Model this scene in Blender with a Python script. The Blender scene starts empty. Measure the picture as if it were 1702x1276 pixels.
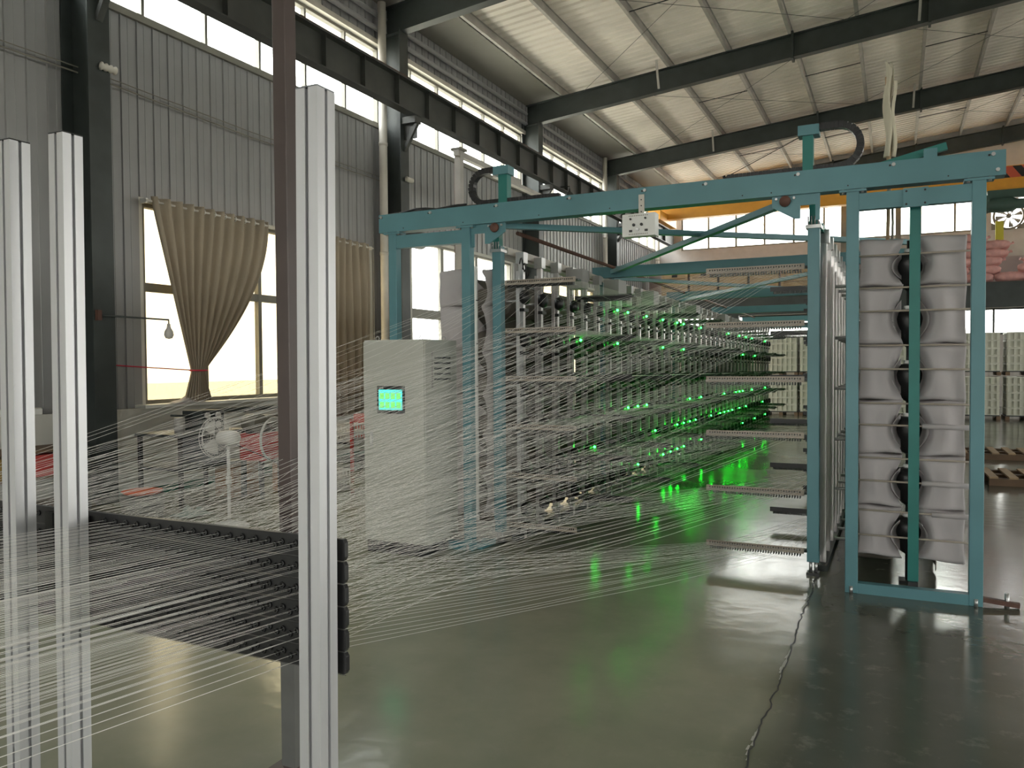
import bpy, math, random
from mathutils import Vector, Matrix, noise
sc = bpy.context.scene
C = sc.collection
R = random.Random(7)
PI = math.pi

# ------------------------------------------------------------ camera
cd = bpy.data.cameras.new('camera'); cam = bpy.data.objects.new('camera', cd); C.objects.link(cam)
cd.sensor_width = 36; cd.lens = 1320 / 1702 * 36; cd.clip_start = 0.05; cd.clip_end = 300
yaw, pitch, roll = math.radians(25.8), math.radians(-1.52), math.radians(-0.42)
fw = Vector((-math.sin(yaw) * math.cos(pitch), math.cos(yaw) * math.cos(pitch), math.sin(pitch)))
rt0 = Vector((math.cos(yaw), math.sin(yaw), 0)); up0 = rt0.cross(fw)
rt = rt0 * math.cos(roll) + up0 * math.sin(roll); up = rt.cross(fw)
m = Matrix((rt, up, -fw)).transposed().to_4x4(); m.translation = (0, 0, 1.6)
cam.matrix_world = m
sc.camera = cam

# ------------------------------------------------------------ world and exposure
sc.view_settings.view_transform = 'Standard'; sc.view_settings.look = 'None'
sc.view_settings.gamma = 1; sc.view_settings.use_curve_mapping = False
sc.view_settings.exposure = 1.3
w = bpy.data.worlds.new('overcast_sky'); sc.world = w; w.use_nodes = True
nt = w.node_tree; bg = nt.nodes['Background']
tc = nt.nodes.new('ShaderNodeTexCoord'); sx = nt.nodes.new('ShaderNodeSeparateXYZ'); cr = nt.nodes.new('ShaderNodeValToRGB')
nt.links.new(tc.outputs['Generated'], sx.inputs[0]); nt.links.new(sx.outputs['Z'], cr.inputs[0]); nt.links.new(cr.outputs[0], bg.inputs[0])
cr.color_ramp.elements[0].position = 0.0; cr.color_ramp.elements[0].color = (1.0, 0.95, 0.90, 1)
cr.color_ramp.elements[1].position = 0.5; cr.color_ramp.elements[1].color = (0.97, 0.98, 1.0, 1)
bg.inputs[1].default_value = 5.5

# daylight portals in the window openings (they only guide sampling of the sky)
def portal(name, loc, normal, sx_, sy_):
    l = bpy.data.lights.new(name, 'AREA'); l.shape = 'RECTANGLE'; l.size = sx_; l.size_y = sy_
    l.cycles.is_portal = True
    o = bpy.data.objects.new(name, l); C.objects.link(o); o.location = loc
    n = Vector(normal)
    o.rotation_euler = n.to_track_quat('-Z', 'Y').to_euler()
    return o

# ------------------------------------------------------------ materials
MATS = {}
def mat(name, col, rough=0.6, metal=0.0, var=0.0, scale=4.0, bump=0.0, bscale=30.0, emit=None, spec=0.5, stretch=None):
    if name in MATS: return MATS[name]
    mt = bpy.data.materials.new(name); mt.use_nodes = True; t = mt.node_tree; b = t.nodes['Principled BSDF']
    c = tuple(col) + (1,)
    b.inputs['Base Color'].default_value = c; b.inputs['Roughness'].default_value = rough
    b.inputs['Metallic'].default_value = metal; b.inputs['Specular IOR Level'].default_value = spec
    co = t.nodes.new('ShaderNodeTexCoord'); mp = t.nodes.new('ShaderNodeMapping')
    t.links.new(co.outputs['Object'], mp.inputs[0])
    if stretch: mp.inputs['Scale'].default_value = stretch
    n = t.nodes.new('ShaderNodeTexNoise'); n.inputs['Scale'].default_value = scale; n.inputs['Detail'].default_value = 4
    t.links.new(mp.outputs[0], n.inputs[0])
    rp = t.nodes.new('ShaderNodeValToRGB'); t.links.new(n.outputs[0], rp.inputs[0])
    v = max(var, 0.02)
    rp.color_ramp.elements[0].position = 0.3; rp.color_ramp.elements[1].position = 0.7
    rp.color_ramp.elements[0].color = tuple(max(0, x * (1 - v)) for x in col) + (1,)
    rp.color_ramp.elements[1].color = tuple(min(1, x * (1 + v)) for x in col) + (1,)
    t.links.new(rp.outputs[0], b.inputs['Base Color'])
    if bump:
        n2 = t.nodes.new('ShaderNodeTexNoise'); n2.inputs['Scale'].default_value = bscale; n2.inputs['Detail'].default_value = 3
        t.links.new(mp.outputs[0], n2.inputs[0])
        bp = t.nodes.new('ShaderNodeBump'); bp.inputs['Strength'].default_value = bump; bp.inputs['Distance'].default_value = 0.01
        t.links.new(n2.outputs[0], bp.inputs['Height']); t.links.new(bp.outputs[0], b.inputs['Normal'])
    if emit:
        b.inputs['Emission Color'].default_value = tuple(emit[:3]) + (1,); b.inputs['Emission Strength'].default_value = emit[3]
    MATS[name] = mt
    return mt

M_clad = mat('cladding_grey', (0.30, 0.30, 0.305), 0.42, 0.0, 0.08, 1.2, spec=0.5)
M_plaster = mat('plaster', (0.62, 0.61, 0.57), 0.85, 0, 0.08, 1.5, 0.2, 20)
M_dark = mat('dark_steel', (0.035, 0.043, 0.042), 0.5, 0.0, 0.25, 3.0)
M_girder = mat('girder_grey', (0.055, 0.058, 0.056), 0.55, 0.0, 0.25, 2.0)
M_roof = mat('roof_sheet', (0.88, 0.82, 0.77), 0.6, 0, 0.12, 0.6)
M_purlin = mat('purlin_zinc', (0.42, 0.40, 0.38), 0.5, 0.1, 0.15, 3)
M_frame = mat('window_frame_metal', (0.20, 0.19, 0.16), 0.5, 0, 0.1)
M_pvc = mat('pipe_white', (0.60, 0.57, 0.52), 0.5, 0, 0.08)
M_alu = mat('anodised_aluminium', (0.60, 0.60, 0.62), 0.42, 0.45, 0.04, 2, stretch=(8, 8, 0.3))
M_alu_dark = mat('profile_slot', (0.25, 0.26, 0.28), 0.4, 0.6, 0.05)
M_railalu = mat('rail_aluminium', (0.66, 0.63, 0.63), 0.28, 0.8, 0.08, 2)
M_teal = mat('teal_paint', (0.095, 0.235, 0.27), 0.42, 0.0, 0.10, 2.5)
M_tealdk = mat('teal_paint_dark', (0.01, 0.17, 0.15), 0.45, 0.0, 0.10, 2.5)
M_black = mat('black_plastic', (0.012, 0.012, 0.013), 0.4, 0, 0.1)
M_blackm = mat('black_plate', (0.02, 0.02, 0.021), 0.33, 0.0, 0.1)
M_brown = mat('brown_steel', (0.072, 0.052, 0.048), 0.45, 0, 0.15, 3)
M_rust = mat('pipe_rust', (0.11, 0.05, 0.035), 0.6, 0, 0.2, 8)
M_cab = mat('cabinet_paint', (0.50, 0.50, 0.455), 0.42, 0, 0.02)
M_yarn = mat('yarn_white', (0.93, 0.91, 0.88), 0.5, 0, 0.03)
M_cer = mat('ceramic_strip', (0.40, 0.34, 0.28), 0.5, 0, 0.08)
M_stl = mat('steel', (0.45, 0.45, 0.45), 0.35, 0.8, 0.05)
M_bob = mat('bobbin_darkened', (0.17, 0.15, 0.125), 0.7, 0, 0.08)  # beige yarn darkened to carry the shade between the rails
M_crate = mat('white_crate', (0.64, 0.64, 0.55), 0.5, 0, 0.06, 3)
M_wood = mat('wood', (0.42, 0.30, 0.18), 0.7, 0, 0.2, 3, stretch=(1, 6, 6))
M_wdk = mat('wood_dark', (0.16, 0.10, 0.06), 0.7, 0, 0.2, 3)
M_sack = mat('pink_sack', (0.62, 0.33, 0.31), 0.6, 0, 0.18, 6, 0.4, 12)
M_red = mat('red_plastic', (0.55, 0.07, 0.06), 0.5, 0, 0.1)
M_orange = mat('orange_plastic', (0.85, 0.16, 0.06), 0.45, 0, 0.05)
M_yel = mat('crane_yellow', (0.72, 0.34, 0.04), 0.45, 0, 0.06)
M_card = mat('cardboard', (0.42, 0.27, 0.17), 0.8, 0, 0.1)
M_fanw = mat('fan_white', (0.66, 0.64, 0.62), 0.4, 0, 0.05)
M_green = mat('green_mat', (0.03, 0.16, 0.11), 0.6, 0, 0.2)
M_led = mat('green_led', (0.0, 0.8, 0.25), 0.4, emit=(0.006, 1.0, 0.022, 36))
M_tube = mat('tube_lamp', (0.9, 0.9, 0.9), 0.4, emit=(1, 0.97, 0.95, 6))
M_scr = mat('screen_cyan', (0.05, 0.4, 0.4), 0.3, emit=(0.05, 0.40, 0.34, 1))
M_scrg = mat('screen_green', (0.1, 0.5, 0.1), 0.3, emit=(0.10, 0.44, 0.07, 1))
M_white = mat('white_paint', (0.78, 0.78, 0.76), 0.45, 0, 0.03)
M_hazb = mat('hazard_black', (0.02, 0.02, 0.02), 0.5); M_hazr = mat('hazard_red', (0.55, 0.10, 0.05), 0.5)
M_string = mat('red_string', (0.6, 0.03, 0.07), 0.6)
M_ground = mat('outside_ground', (0.50, 0.46, 0.38), 0.9, 0, 0.1)
M_build = mat('outside_render', (0.75, 0.70, 0.58), 0.9, 0, 0.05)
M_leaf = mat('outside_leaves', (0.25, 0.40, 0.06), 0.8, 0, 0.3)

def cloth(name, col, trans=0.35, var=0.06):
    mt = mat(name, col, 0.85, 0, var, 3, 0.15, 25)
    t = mt.node_tree; b = t.nodes['Principled BSDF']; out = t.nodes['Material Output']
    tr = t.nodes.new('ShaderNodeBsdfTranslucent'); tr.inputs[0].default_value = tuple(col) + (1,)
    mx = t.nodes.new('ShaderNodeMixShader'); mx.inputs[0].default_value = trans
    t.links.new(b.outputs[0], mx.inputs[1]); t.links.new(tr.outputs[0], mx.inputs[2]); t.links.new(mx.outputs[0], out.inputs[0])
    return mt
M_cloth = cloth('sling_fabric', (0.60, 0.56, 0.57), 0.25)
M_curt = cloth('curtain_fabric', (0.40, 0.345, 0.27), 0.22)
M_back = cloth('darkened_cloth_fabric', (0.11, 0.10, 0.085), 0.1)  # colour darkened to stand for shade inside the creel
M_wrap = cloth('pale_wrap', (0.62, 0.58, 0.46), 0.2)

def glass(name, tint):
    mt = bpy.data.materials.new(name); mt.use_nodes = True; t = mt.node_tree
    for n in list(t.nodes):
        if n.type == 'BSDF_PRINCIPLED': t.nodes.remove(n)
    out = t.nodes['Material Output']
    tr = t.nodes.new('ShaderNodeBsdfTransparent'); tr.inputs[0].default_value = tint + (1,)
    gl = t.nodes.new('ShaderNodeBsdfGlossy'); gl.inputs[1].default_value = 0.05
    mx = t.nodes.new('ShaderNodeMixShader'); mx.inputs[0].default_value = 0.06
    t.links.new(tr.outputs[0], mx.inputs[1]); t.links.new(gl.outputs[0], mx.inputs[2]); t.links.new(mx.outputs[0], out.inputs[0])
    return mt
M_glass = glass('glass_clear', (0.93, 0.95, 0.93))
M_film = glass('glass_filmed', (0.50, 0.46, 0.36))

def floor_mat():
    mt = bpy.data.materials.new('polished_concrete'); mt.use_nodes = True; t = mt.node_tree; b = t.nodes['Principled BSDF']
    N = lambda k: t.nodes.new(k); L = t.links.new
    co = N('ShaderNodeTexCoord')
    n1 = N('ShaderNodeTexNoise'); n1.inputs['Scale'].default_value = 0.7; n1.inputs['Detail'].default_value = 6; n1.inputs['Roughness'].default_value = 0.6
    L(co.outputs['Object'], n1.inputs[0])
    r1 = N('ShaderNodeValToRGB'); L(n1.outputs[0], r1.inputs[0])
    r1.color_ramp.elements[0].position = 0.33; r1.color_ramp.elements[0].color = (0.22, 0.24, 0.17, 1)
    r1.color_ramp.elements[1].position = 0.68; r1.color_ramp.elements[1].color = (0.34, 0.33, 0.25, 1)
    sx = N('ShaderNodeSeparateXYZ'); L(co.outputs['Object'], sx.inputs[0])
    # base colour darkened right of the joint, standing in for dark reflections there
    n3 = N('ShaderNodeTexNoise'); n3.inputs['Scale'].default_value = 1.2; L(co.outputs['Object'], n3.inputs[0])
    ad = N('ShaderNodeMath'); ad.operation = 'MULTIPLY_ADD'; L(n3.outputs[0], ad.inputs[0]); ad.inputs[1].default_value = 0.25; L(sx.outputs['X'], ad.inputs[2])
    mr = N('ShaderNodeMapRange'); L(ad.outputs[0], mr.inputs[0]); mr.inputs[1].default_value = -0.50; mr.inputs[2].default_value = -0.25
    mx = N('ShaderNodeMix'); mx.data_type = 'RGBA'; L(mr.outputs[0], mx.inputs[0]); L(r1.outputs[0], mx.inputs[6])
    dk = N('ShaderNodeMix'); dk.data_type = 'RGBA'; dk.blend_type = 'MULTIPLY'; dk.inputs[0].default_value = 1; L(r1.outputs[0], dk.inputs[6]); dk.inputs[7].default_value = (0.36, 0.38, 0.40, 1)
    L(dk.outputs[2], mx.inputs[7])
    # scuffs
    n4 = N('ShaderNodeTexNoise'); n4.inputs['Scale'].default_value = 7; n4.inputs['Detail'].default_value = 8; n4.inputs['Roughness'].default_value = 0.7
    L(co.outputs['Object'], n4.inputs[0])
    r4 = N('ShaderNodeValToRGB'); L(n4.outputs[0], r4.inputs[0]); r4.color_ramp.elements[0].position = 0.56; r4.color_ramp.elements[1].position = 0.74
    r4.color_ramp.elements[0].color = (0, 0, 0, 1); r4.color_ramp.elements[1].color = (0.35, 0.35, 0.35, 1)
    m2 = N('ShaderNodeMix'); m2.data_type = 'RGBA'; L(r4.outputs[0], m2.inputs[0]); L(mx.outputs[2], m2.inputs[6]); m2.inputs[7].default_value = (0.36, 0.34, 0.28, 1)
    L(m2.outputs[2], b.inputs['Base Color'])
    rr = N('ShaderNodeMapRange'); L(n1.outputs[0], rr.inputs[0]); rr.inputs[1].default_value = 0.3; rr.inputs[2].default_value = 0.7; rr.inputs[3].default_value = 0.11; rr.inputs[4].default_value = 0.23
    L(rr.outputs[0], b.inputs['Roughness'])
    b.inputs['Specular IOR Level'].default_value = 0.6
    n5 = N('ShaderNodeTexNoise'); n5.inputs['Scale'].default_value = 7; n5.inputs['Detail'].default_value = 2; L(co.outputs['Object'], n5.inputs[0])
    bp = N('ShaderNodeBump'); bp.inputs['Strength'].default_value = 0.16; bp.inputs['Distance'].default_value = 0.01
    L(n5.outputs[0], bp.inputs['Height']); L(bp.outputs[0], b.inputs['Normal'])
    return mt
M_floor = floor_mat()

# ------------------------------------------------------------ mesh building
class MB:
    def __init__(s): s.v = []; s.f = []; s.smooth = []
    def add(s, vs, fs, smooth=False):
        k = len(s.v); s.v += [tuple(p) for p in vs]
        for f in fs: s.f.append([i + k for i in f]); s.smooth.append(smooth)
        return s
    def box(s, x0, x1, y0, y1, z0, z1):
        x0, x1 = min(x0, x1), max(x0, x1); y0, y1 = min(y0, y1), max(y0, y1); z0, z1 = min(z0, z1), max(z0, z1)
        return s.add([(x0,y0,z0),(x1,y0,z0),(x1,y1,z0),(x0,y1,z0),(x0,y0,z1),(x1,y0,z1),(x1,y1,z1),(x0,y1,z1)],
              [(0,3,2,1),(4,5,6,7),(0,1,5,4),(1,2,6,5),(2,3,7,6),(3,0,4,7)])
    def bbox(s, cx, cy, cz, sx, sy, sz): return s.box(cx-sx/2, cx+sx/2, cy-sy/2, cy+sy/2, cz-sz/2, cz+sz/2)
    def bar(s, a, b, wd, ht, upv=(0,0,1)):
        a, b = Vector(a), Vector(b); d = (b-a).normalized(); u = Vector(upv)
        sd = d.cross(u)
        if sd.length < 1e-4: sd = d.cross(Vector((1,0,0)))
        sd.normalize(); u = sd.cross(d)
        sd *= wd/2; u *= ht/2
        vs = [a-sd-u, a+sd-u, a+sd+u, a-sd+u, b-sd-u, b+sd-u, b+sd+u, b-sd+u]
        return s.add(vs, [(0,1,2,3),(7,6,5,4),(0,4,5,1),(1,5,6,2),(2,6,7,3),(3,7,4,0)])
    def tube(s, pts, r, n=8, caps=True, smooth=True, closed=False):
        pts = [Vector(p) for p in pts]; k = len(pts); rs = r if isinstance(r, (list, tuple)) else [r]*k
        vs = []; u = None
        for i, p in enumerate(pts):
            if closed: d = pts[(i+1) % k] - pts[i-1]
            else: d = pts[min(i+1, k-1)] - pts[max(i-1, 0)]
            d.normalize()
            if u is None:
                u = d.cross(Vector((0,0,1)))
                if u.length < 1e-3: u = d.cross(Vector((1,0,0)))
            u = (u - d*u.dot(d)).normalized(); v = d.cross(u)
            for j in range(n):
                a = 2*PI*j/n; vs.append(p + (u*math.cos(a) + v*math.sin(a))*rs[i])
        fs = []
        for i in range(k if closed else k-1):
            i2 = (i+1) % k
            for j in range(n): fs.append((i*n+j, i*n+(j+1)%n, i2*n+(j+1)%n, i2*n+j))
        s.add(vs, fs, smooth)
        if caps and not closed:
            base = len(s.v) - len(vs)
            s.f.append([base + j for j in range(n)][::-1]); s.smooth.append(False)
            s.f.append([base + (k-1)*n + j for j in range(n)]); s.smooth.append(False)
        return s
    def cyl(s, a, b, r, n=12, r2=None): return s.tube([a, b], [r, r if r2 is None else r2], n)
    def lathe(s, c, prof, n=16, axis='Z'):
        c = Vector(c); vs = []
        for (r, h) in prof:
            for j in range(n):
                a = 2*PI*j/n; x, y = r*math.cos(a), r*math.sin(a)
                p = {'Z': (x, y, h), 'X': (h, x, y), 'Y': (y, h, x)}[axis]
                vs.append(c + Vector(p))
        fs = [(i*n+j, i*n+(j+1)%n, (i+1)*n+(j+1)%n, (i+1)*n+j) for i in range(len(prof)-1) for j in range(n)]
        s.add(vs, fs, True); base = len(s.v) - len(vs)
        if prof[0][0] > 1e-4: s.f.append([base+j for j in range(n)][::-1]); s.smooth.append(False)
        if prof[-1][0] > 1e-4: s.f.append([base+(len(prof)-1)*n+j for j in range(n)]); s.smooth.append(False)
        return s
    def prism(s, poly, z0, z1):
        n = len(poly)
        return s.add([(x,y,z0) for x,y in poly] + [(x,y,z1) for x,y in poly],
              [tuple(range(n))[::-1], tuple(range(n, 2*n))] + [(i,(i+1)%n,n+(i+1)%n,n+i) for i in range(n)])
    def plate(s, poly, y0, y1):   # polygon in x,z extruded along y
        n = len(poly)
        return s.add([(x,y0,z) for x,z in poly] + [(x,y1,z) for x,z in poly],
              [tuple(range(n)), tuple(range(n, 2*n))[::-1]] + [(i,n+i,n+(i+1)%n,(i+1)%n) for i in range(n)])
    def grid(s, fn, nu, nv, smooth=True):
        vs = [fn(i/nu, j/nv) for j in range(nv+1) for i in range(nu+1)]
        fs = [(j*(nu+1)+i, j*(nu+1)+i+1, (j+1)*(nu+1)+i+1, (j+1)*(nu+1)+i) for j in range(nv) for i in range(nu)]
        return s.add(vs, fs, smooth)
    def build(s, name, mt, parent=None, bevel=0, solid=0, origin=None):
        me = bpy.data.meshes.new(name)
        vs = s.v
        if origin is not None: vs = [(a-origin[0], b-origin[1], c-origin[2]) for a, b, c in vs]
        me.from_pydata([tuple(p) for p in vs], [], s.f); me.update()
        me.polygons.foreach_set('use_smooth', s.smooth)
        me.materials.append(mt)
        o = bpy.data.objects.new(name, me); C.objects.link(o)
        if origin is not None: o.location = origin
        if parent is not None: o.parent = parent
        if bevel:
            md = o.modifiers.new('b', 'BEVEL'); md.width = bevel; md.segments = 2; md.limit_method = 'ANGLE'
        if solid:
            md = o.modifiers.new('s', 'SOLIDIFY'); md.thickness = solid
        return o
def empty(name, loc=(0,0,0), rz=0):
    o = bpy.data.objects.new(name, None); C.objects.link(o); o.location = loc; o.rotation_euler = (0,0,rz); o.empty_display_size = 0.1
    return o
def tag(o, label=None, cat=None, group=None, kind=None):
    if label: o['label'] = label
    if cat: o['category'] = cat
    if group: o['group'] = group
    if kind: o['kind'] = kind
    return o
def thing(name, label, cat, loc=(0,0,0), rz=0, group=None): return tag(empty(name, loc, rz), label, cat, group)
def struct(o, label=None): return tag(o, label, None, None, 'structure')
def dup(o, parent=None, loc=None):
    c = o.copy(); C.objects.link(c); c.parent = parent
    if loc is not None: c.location = loc
    return c
def copy_tree(o, loc=None, label=None, parent=None, rz=None, group=None):
    c = o.copy(); C.objects.link(c); c.parent = parent
    if loc is not None: c.location = loc
    if rz is not None: c.rotation_euler[2] = rz
    if label: c['label'] = label
    if group: c['group'] = group
    for ch in list(o.children): copy_tree(ch, parent=c)
    return c

# ============================================================ SETTING
XW = -8.70          # inner face of the left wall cladding
YG = 31.55          # inner face of the far gable wall
Y0, YB = -8.0, 6.30 # rear wall, bay length
XR = 20.0           # right wall
COLY = [6.23 + YB*k for k in range(-2, 4)]
def roofz(x):       # underside of the roof sheet
    xr = 5.6
    return 8.42 + 0.098*((x if x < xr else 2*xr - x) + 8.7)

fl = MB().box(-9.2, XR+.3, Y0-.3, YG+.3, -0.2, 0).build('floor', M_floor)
struct(fl, 'polished grey green concrete floor')
# expansion joint crack with ragged edges
pts = []
rr = random.Random(3); x = -0.50; yv = 2.2
while yv < 24:
    x = -0.52 + 0.035*noise.noise(Vector((yv*1.3, 0, 0))) + 0.015*noise.noise(Vector((yv*6, 3, 0))) + .008*rr.uniform(-1,1); pts.append((x, yv)); yv += 0.045
cm = MB(); vs = []
for (a, b) in pts:
    wd = 0.0035 + 0.0035*abs(noise.noise(Vector((b*5, 7, 0)))); vs += [(a-wd, b, .0008), (a+wd, b, .0008)]
cm.add(vs, [(2*i, 2*i+1, 2*i+3, 2*i+2) for i in range(len(pts)-1)])
cm.build('floor_crack', M_hazb, fl)
cm = MB()
for i, (a, b) in enumerate(pts):
    n_ = noise.noise(Vector((b*1.7, 11, 0)))
    if n_ > 0.02 and b < 9:
        cm.add([(a-.006-.06*n_, b, .0005), (a-.002, b, .0005), (a-.002, b+.045, .0005), (a-.006-.06*n_*rr.uniform(.4,1), b+.045, .0005)], [(0,1,2,3)])
cm.build('crack_filler', mat('filler', (.42,.42,.38), .5), fl)

gr = MB().box(-70, 70, -60, 110, -0.7, -0.25).build('ground', M_ground); struct(gr, 'pale ground outside')

# ---- left wall
wl = MB()
def wseg(y0, y1, z0, z1): wl.box(-8.95, XW-.035, y0, y1, z0, z1)
LW = {0: (7.18, 12.05, 1.10, 3.70), 1: (13.5, 18.1, 1.10, 4.10), 2: (19.8, 24.4, 1.10, 3.9), 3: (26.1, 30.7, 1.1, 3.9)}
CZ0, CZ1 = 6.06, 7.50
wseg(Y0, YG, CZ1, 9.0)
ycur = Y0
for k, (a, b, c, d) in LW.items():
    wseg(ycur, a, 0, CZ0); wseg(a, b, 0, c); wseg(a, b, d, CZ0); ycur = b
wseg(ycur, YG, 0, CZ0); wseg(Y0, 0.3, CZ0, CZ1)
wall = wl.build('wall_left', M_plaster); struct(wall, 'left wall of grey ribbed cladding over a white half wall')
hb = MB()
hb.box(-8.74, -8.60, Y0, YG, 0, 1.06)
hb.build('half_wall', M_plaster, wall)
tag(wall.children[-1], 'white plastered half wall')
# cladding panels
PW = 0.24
def clad_mesh(z0, z1, name='cladding_panel'):
    b = MB(); prof = [(0, 0), (0.004, .022), (.018, .022), (.026, 0), (.115,0), (.120,.005), (.126,0), (PW-.001, 0), (PW-.001, -.006), (0, -.006)]
    n = len(prof)
    vs = [(x_, y_, z0) for y_, x_ in prof] + [(x_, y_, z1) for y_, x_ in prof]
    b.add(vs, [tuple(range(n))[::-1], tuple(range(n, 2*n))] + [(i, (i+1)%n, n+(i+1)%n, n+i) for i in range(n)])
    return b
cache = {}
def put_clad(y, z0, z1):
    key = (round(z0,2), round(z1,2))
    if key not in cache:
        o = clad_mesh(z0, z1).build('cladding_panel', M_clad, wall); cache[key] = o
    else:
        o = dup(cache[key], wall)
    o.location = (XW-.02, y, 0); return o
y = 4.0; npan = 0
while y < YG-.2:
    zb = 1.06
    for k, (a, b, c, d) in LW.items():
        if y+PW > a-.05 and y < b+.05: zb = d + .06
    put_clad(y, zb, CZ0-.04); y += PW; npan += 1
y = 10.8
while y < YG-.2:
    put_clad(y, CZ1+.04, 8.45); y += PW
# sills, rails and girts
b = MB(); b.box(XW-.03, XW+.03, Y0, YG, CZ0-.09, CZ0-.01); b.build('trim_1', M_frame); struct(bpy.data.objects['trim_1'], 'sill rail below the clerestory')
b = MB(); b.box(XW-.03, XW+.05, Y0, YG, CZ1, CZ1+.09); o = b.build('trim_2', M_pvc); struct(o, 'pale head rail above the clerestory')
for k, zz in enumerate((7.76, 8.02)):
    b = MB(); b.tube([(XW+.07, Y0, zz), (XW+.07, YG, zz)], .045, 8); struct(b.build('trim_%d' % (3+k), M_clad), 'horizontal rail on the upper wall')

wn = [0]
def window_x(xc, y0, y1, z0, z1, ys, zs, fm, gm, fw_=.045, label=None, side=1):
    """window in a wall plane x = xc; ys, zs give the bars"""
    wn[0] += 1
    root = empty('window_%d' % wn[0], (xc, (y0+y1)/2, z0)); struct(root, label)
    def P_(mb, name, mt):
        o = mb.build(name, mt, root, origin=None); o.matrix_parent_inverse = Matrix.Translation(root.location).inverted(); return o
    f = MB(); t = .05
    f.box(xc-.06, xc+.04, y0, y1, z0, z0+t); f.box(xc-.06, xc+.04, y0, y1, z1-t, z1); f.box(xc-.06, xc+.04, y0, y0+t, z0+t, z1-t); f.box(xc-.06, xc+.04, y1-t, y1, z0+t, z1-t)
    P_(f, 'window_frame', fm)
    for yy in ys: P_(MB().box(xc-.05, xc+.03, yy-fw_/2, yy+fw_/2, z0+t, z1-t), 'mullion', fm)
    for zz in zs: P_(MB().box(xc-.045, xc+.025, y0+t, y1-t, zz-fw_*.8, zz+fw_*.8), 'transom', fm)
    Y = [y0+t] + list(ys) + [y1-t]; Z = [z0+t] + list(zs) + [z1-t]
    for i in range(len(Y)-1):
        for j in range(len(Z)-1): P_(MB().box(xc-.012, xc-.006, Y[i], Y[i+1], Z[j], Z[j+1]), 'pane', gm)
    portal('daylight_%d' % wn[0], (xc-.1*side, (y0+y1)/2, (z0+z1)/2), (side, 0, 0), y1-y0, z1-z0)
    return root
def window_y(yc, x0, x1, z0, z1, xs, zs, fm, gm, fw_=.05, label=None, side=-1):
    wn[0] += 1
    root = empty('window_%d' % wn[0], ((x0+x1)/2, yc, z0)); struct(root, label)
    def P_(mb, name, mt):
        o = mb.build(name, mt, root); o.matrix_parent_inverse = Matrix.Translation(root.location).inverted(); return o
    f = MB(); t = .06
    f.box(x0, x1, yc-.05, yc+.06, z0, z0+t); f.box(x0, x1, yc-.05, yc+.06, z1-t, z1); f.box(x0, x0+t, yc-.05, yc+.06, z0+t, z1-t); f.box(x1-t, x1, yc-.05, yc+.06, z0+t, z1-t)
    P_(f, 'window_frame', fm)
    for xx in xs: P_(MB().box(xx-fw_/2, xx+fw_/2, yc-.04, yc+.05, z0+t, z1-t), 'mullion', fm)
    for zz in zs: P_(MB().box(x0+t, x1-t, yc-.03, yc+.04, zz-fw_/2, zz+fw_/2), 'transom', fm)
    X = [x0+t] + list(xs) + [x1-t]; Z = [z0+t] + list(zs) + [z1-t]
    for i in range(len(X)-1):
        for j in range(len(Z)-1): P_(MB().box(X[i], X[i+1], yc+.006, yc+.012, Z[j], Z[j+1]), 'pane', gm)
    portal('daylight_%d' % wn[0], ((x0+x1)/2, yc+.1*(-side), (z0+z1)/2), (0, side, 0), x1-x0, z1-z0)
    return root
XG = -8.80
window_x(XG, *LW[0][:2], LW[0][2], LW[0][3], [8.23, 9.3, 10.6], [2.62], M_frame, M_film, .07, 'tall factory window behind the tied curtain')
window_x(XG, *LW[1][:2], LW[1][2], LW[1][3], [14.75, 16.3], [2.62], M_frame, M_glass, .12, 'bright factory window seen past the cabinet')
for k in (2, 3): window_x(XG, *LW[k][:2], LW[k][2], LW[k][3], [LW[k][0]+1.5, LW[k][0]+3.0], [2.62], M_frame, M_film, .07, 'factory window low in the left wall')
for k in range(-1, 4):
    a = 6.23 + YB*k; b_ = a + YB
    if k == 3: b_ = YG
    n_ = 6; window_x(XG, a+.06, b_-.06, CZ0, CZ1, [a + (b_-a)*i/n_ for i in range(1, n_)], [], M_frame, M_glass, .045, 'clerestory window strip high in the left wall')
# window sill board of window 1
b = MB(); b.box(-8.74, -8.52, 7.0, 12.2, 1.06, 1.10); struct(b.build('trim_5', M_white), 'white window sill board')

# ---- columns of the left wall
for k in range(-1, 4):
    yc = 6.23 + YB*k
    c = empty('wall_column', (-8.46, yc, 0)); struct(c, 'dark green steel wall column')
    b = MB(); b.box(-.235, .215, -.006, .006, 0, 7.75); b.build('web', M_dark, c)
    b = MB(); b.box(.205, .225, -.14, .14, 0, 7.75); b.build('flange', M_dark, c)
    b = MB(); b.box(-.245, -.225, -.14, .14, 0, 7.75); b.build('flange', M_dark, c)
    # corbel carrying the crane girder
    b = MB(); b.box(.225, .52, -.10, .10, 6.02, 6.14); b.box(.225, .50, -.01, .01, 5.75, 6.02); b.build('corbel', M_girder, c)
    b = MB(); b.bar((.22, 0, 5.55), (.50, 0, 6.02), .08, .06); b.build('corbel_brace', M_girder, c)
# downpipes
for k in (0, 1, 2, 3):
    yy = [12.22, 24.6, 30.9, 18.2][k]
    if k == 3: continue
    p = thing('downpipe', ['white rainwater downpipe beside the second dark column', 'white downpipe beside the fourth dark column, half hidden by the teal beam', 'white downpipe near the far corner of the left wall'][k], 'pipe', (-8.50, yy, 0))
    MB().cyl((0,0,0), (0,0,8.2), .075, 14).build('pipe', M_pvc, p)
    for zz in (2.0, 3.6, 5.6): MB().cyl((0,0,zz), (0,0,zz+.06), .083, 14).build('pipe_clip', M_pvc, p)

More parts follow.
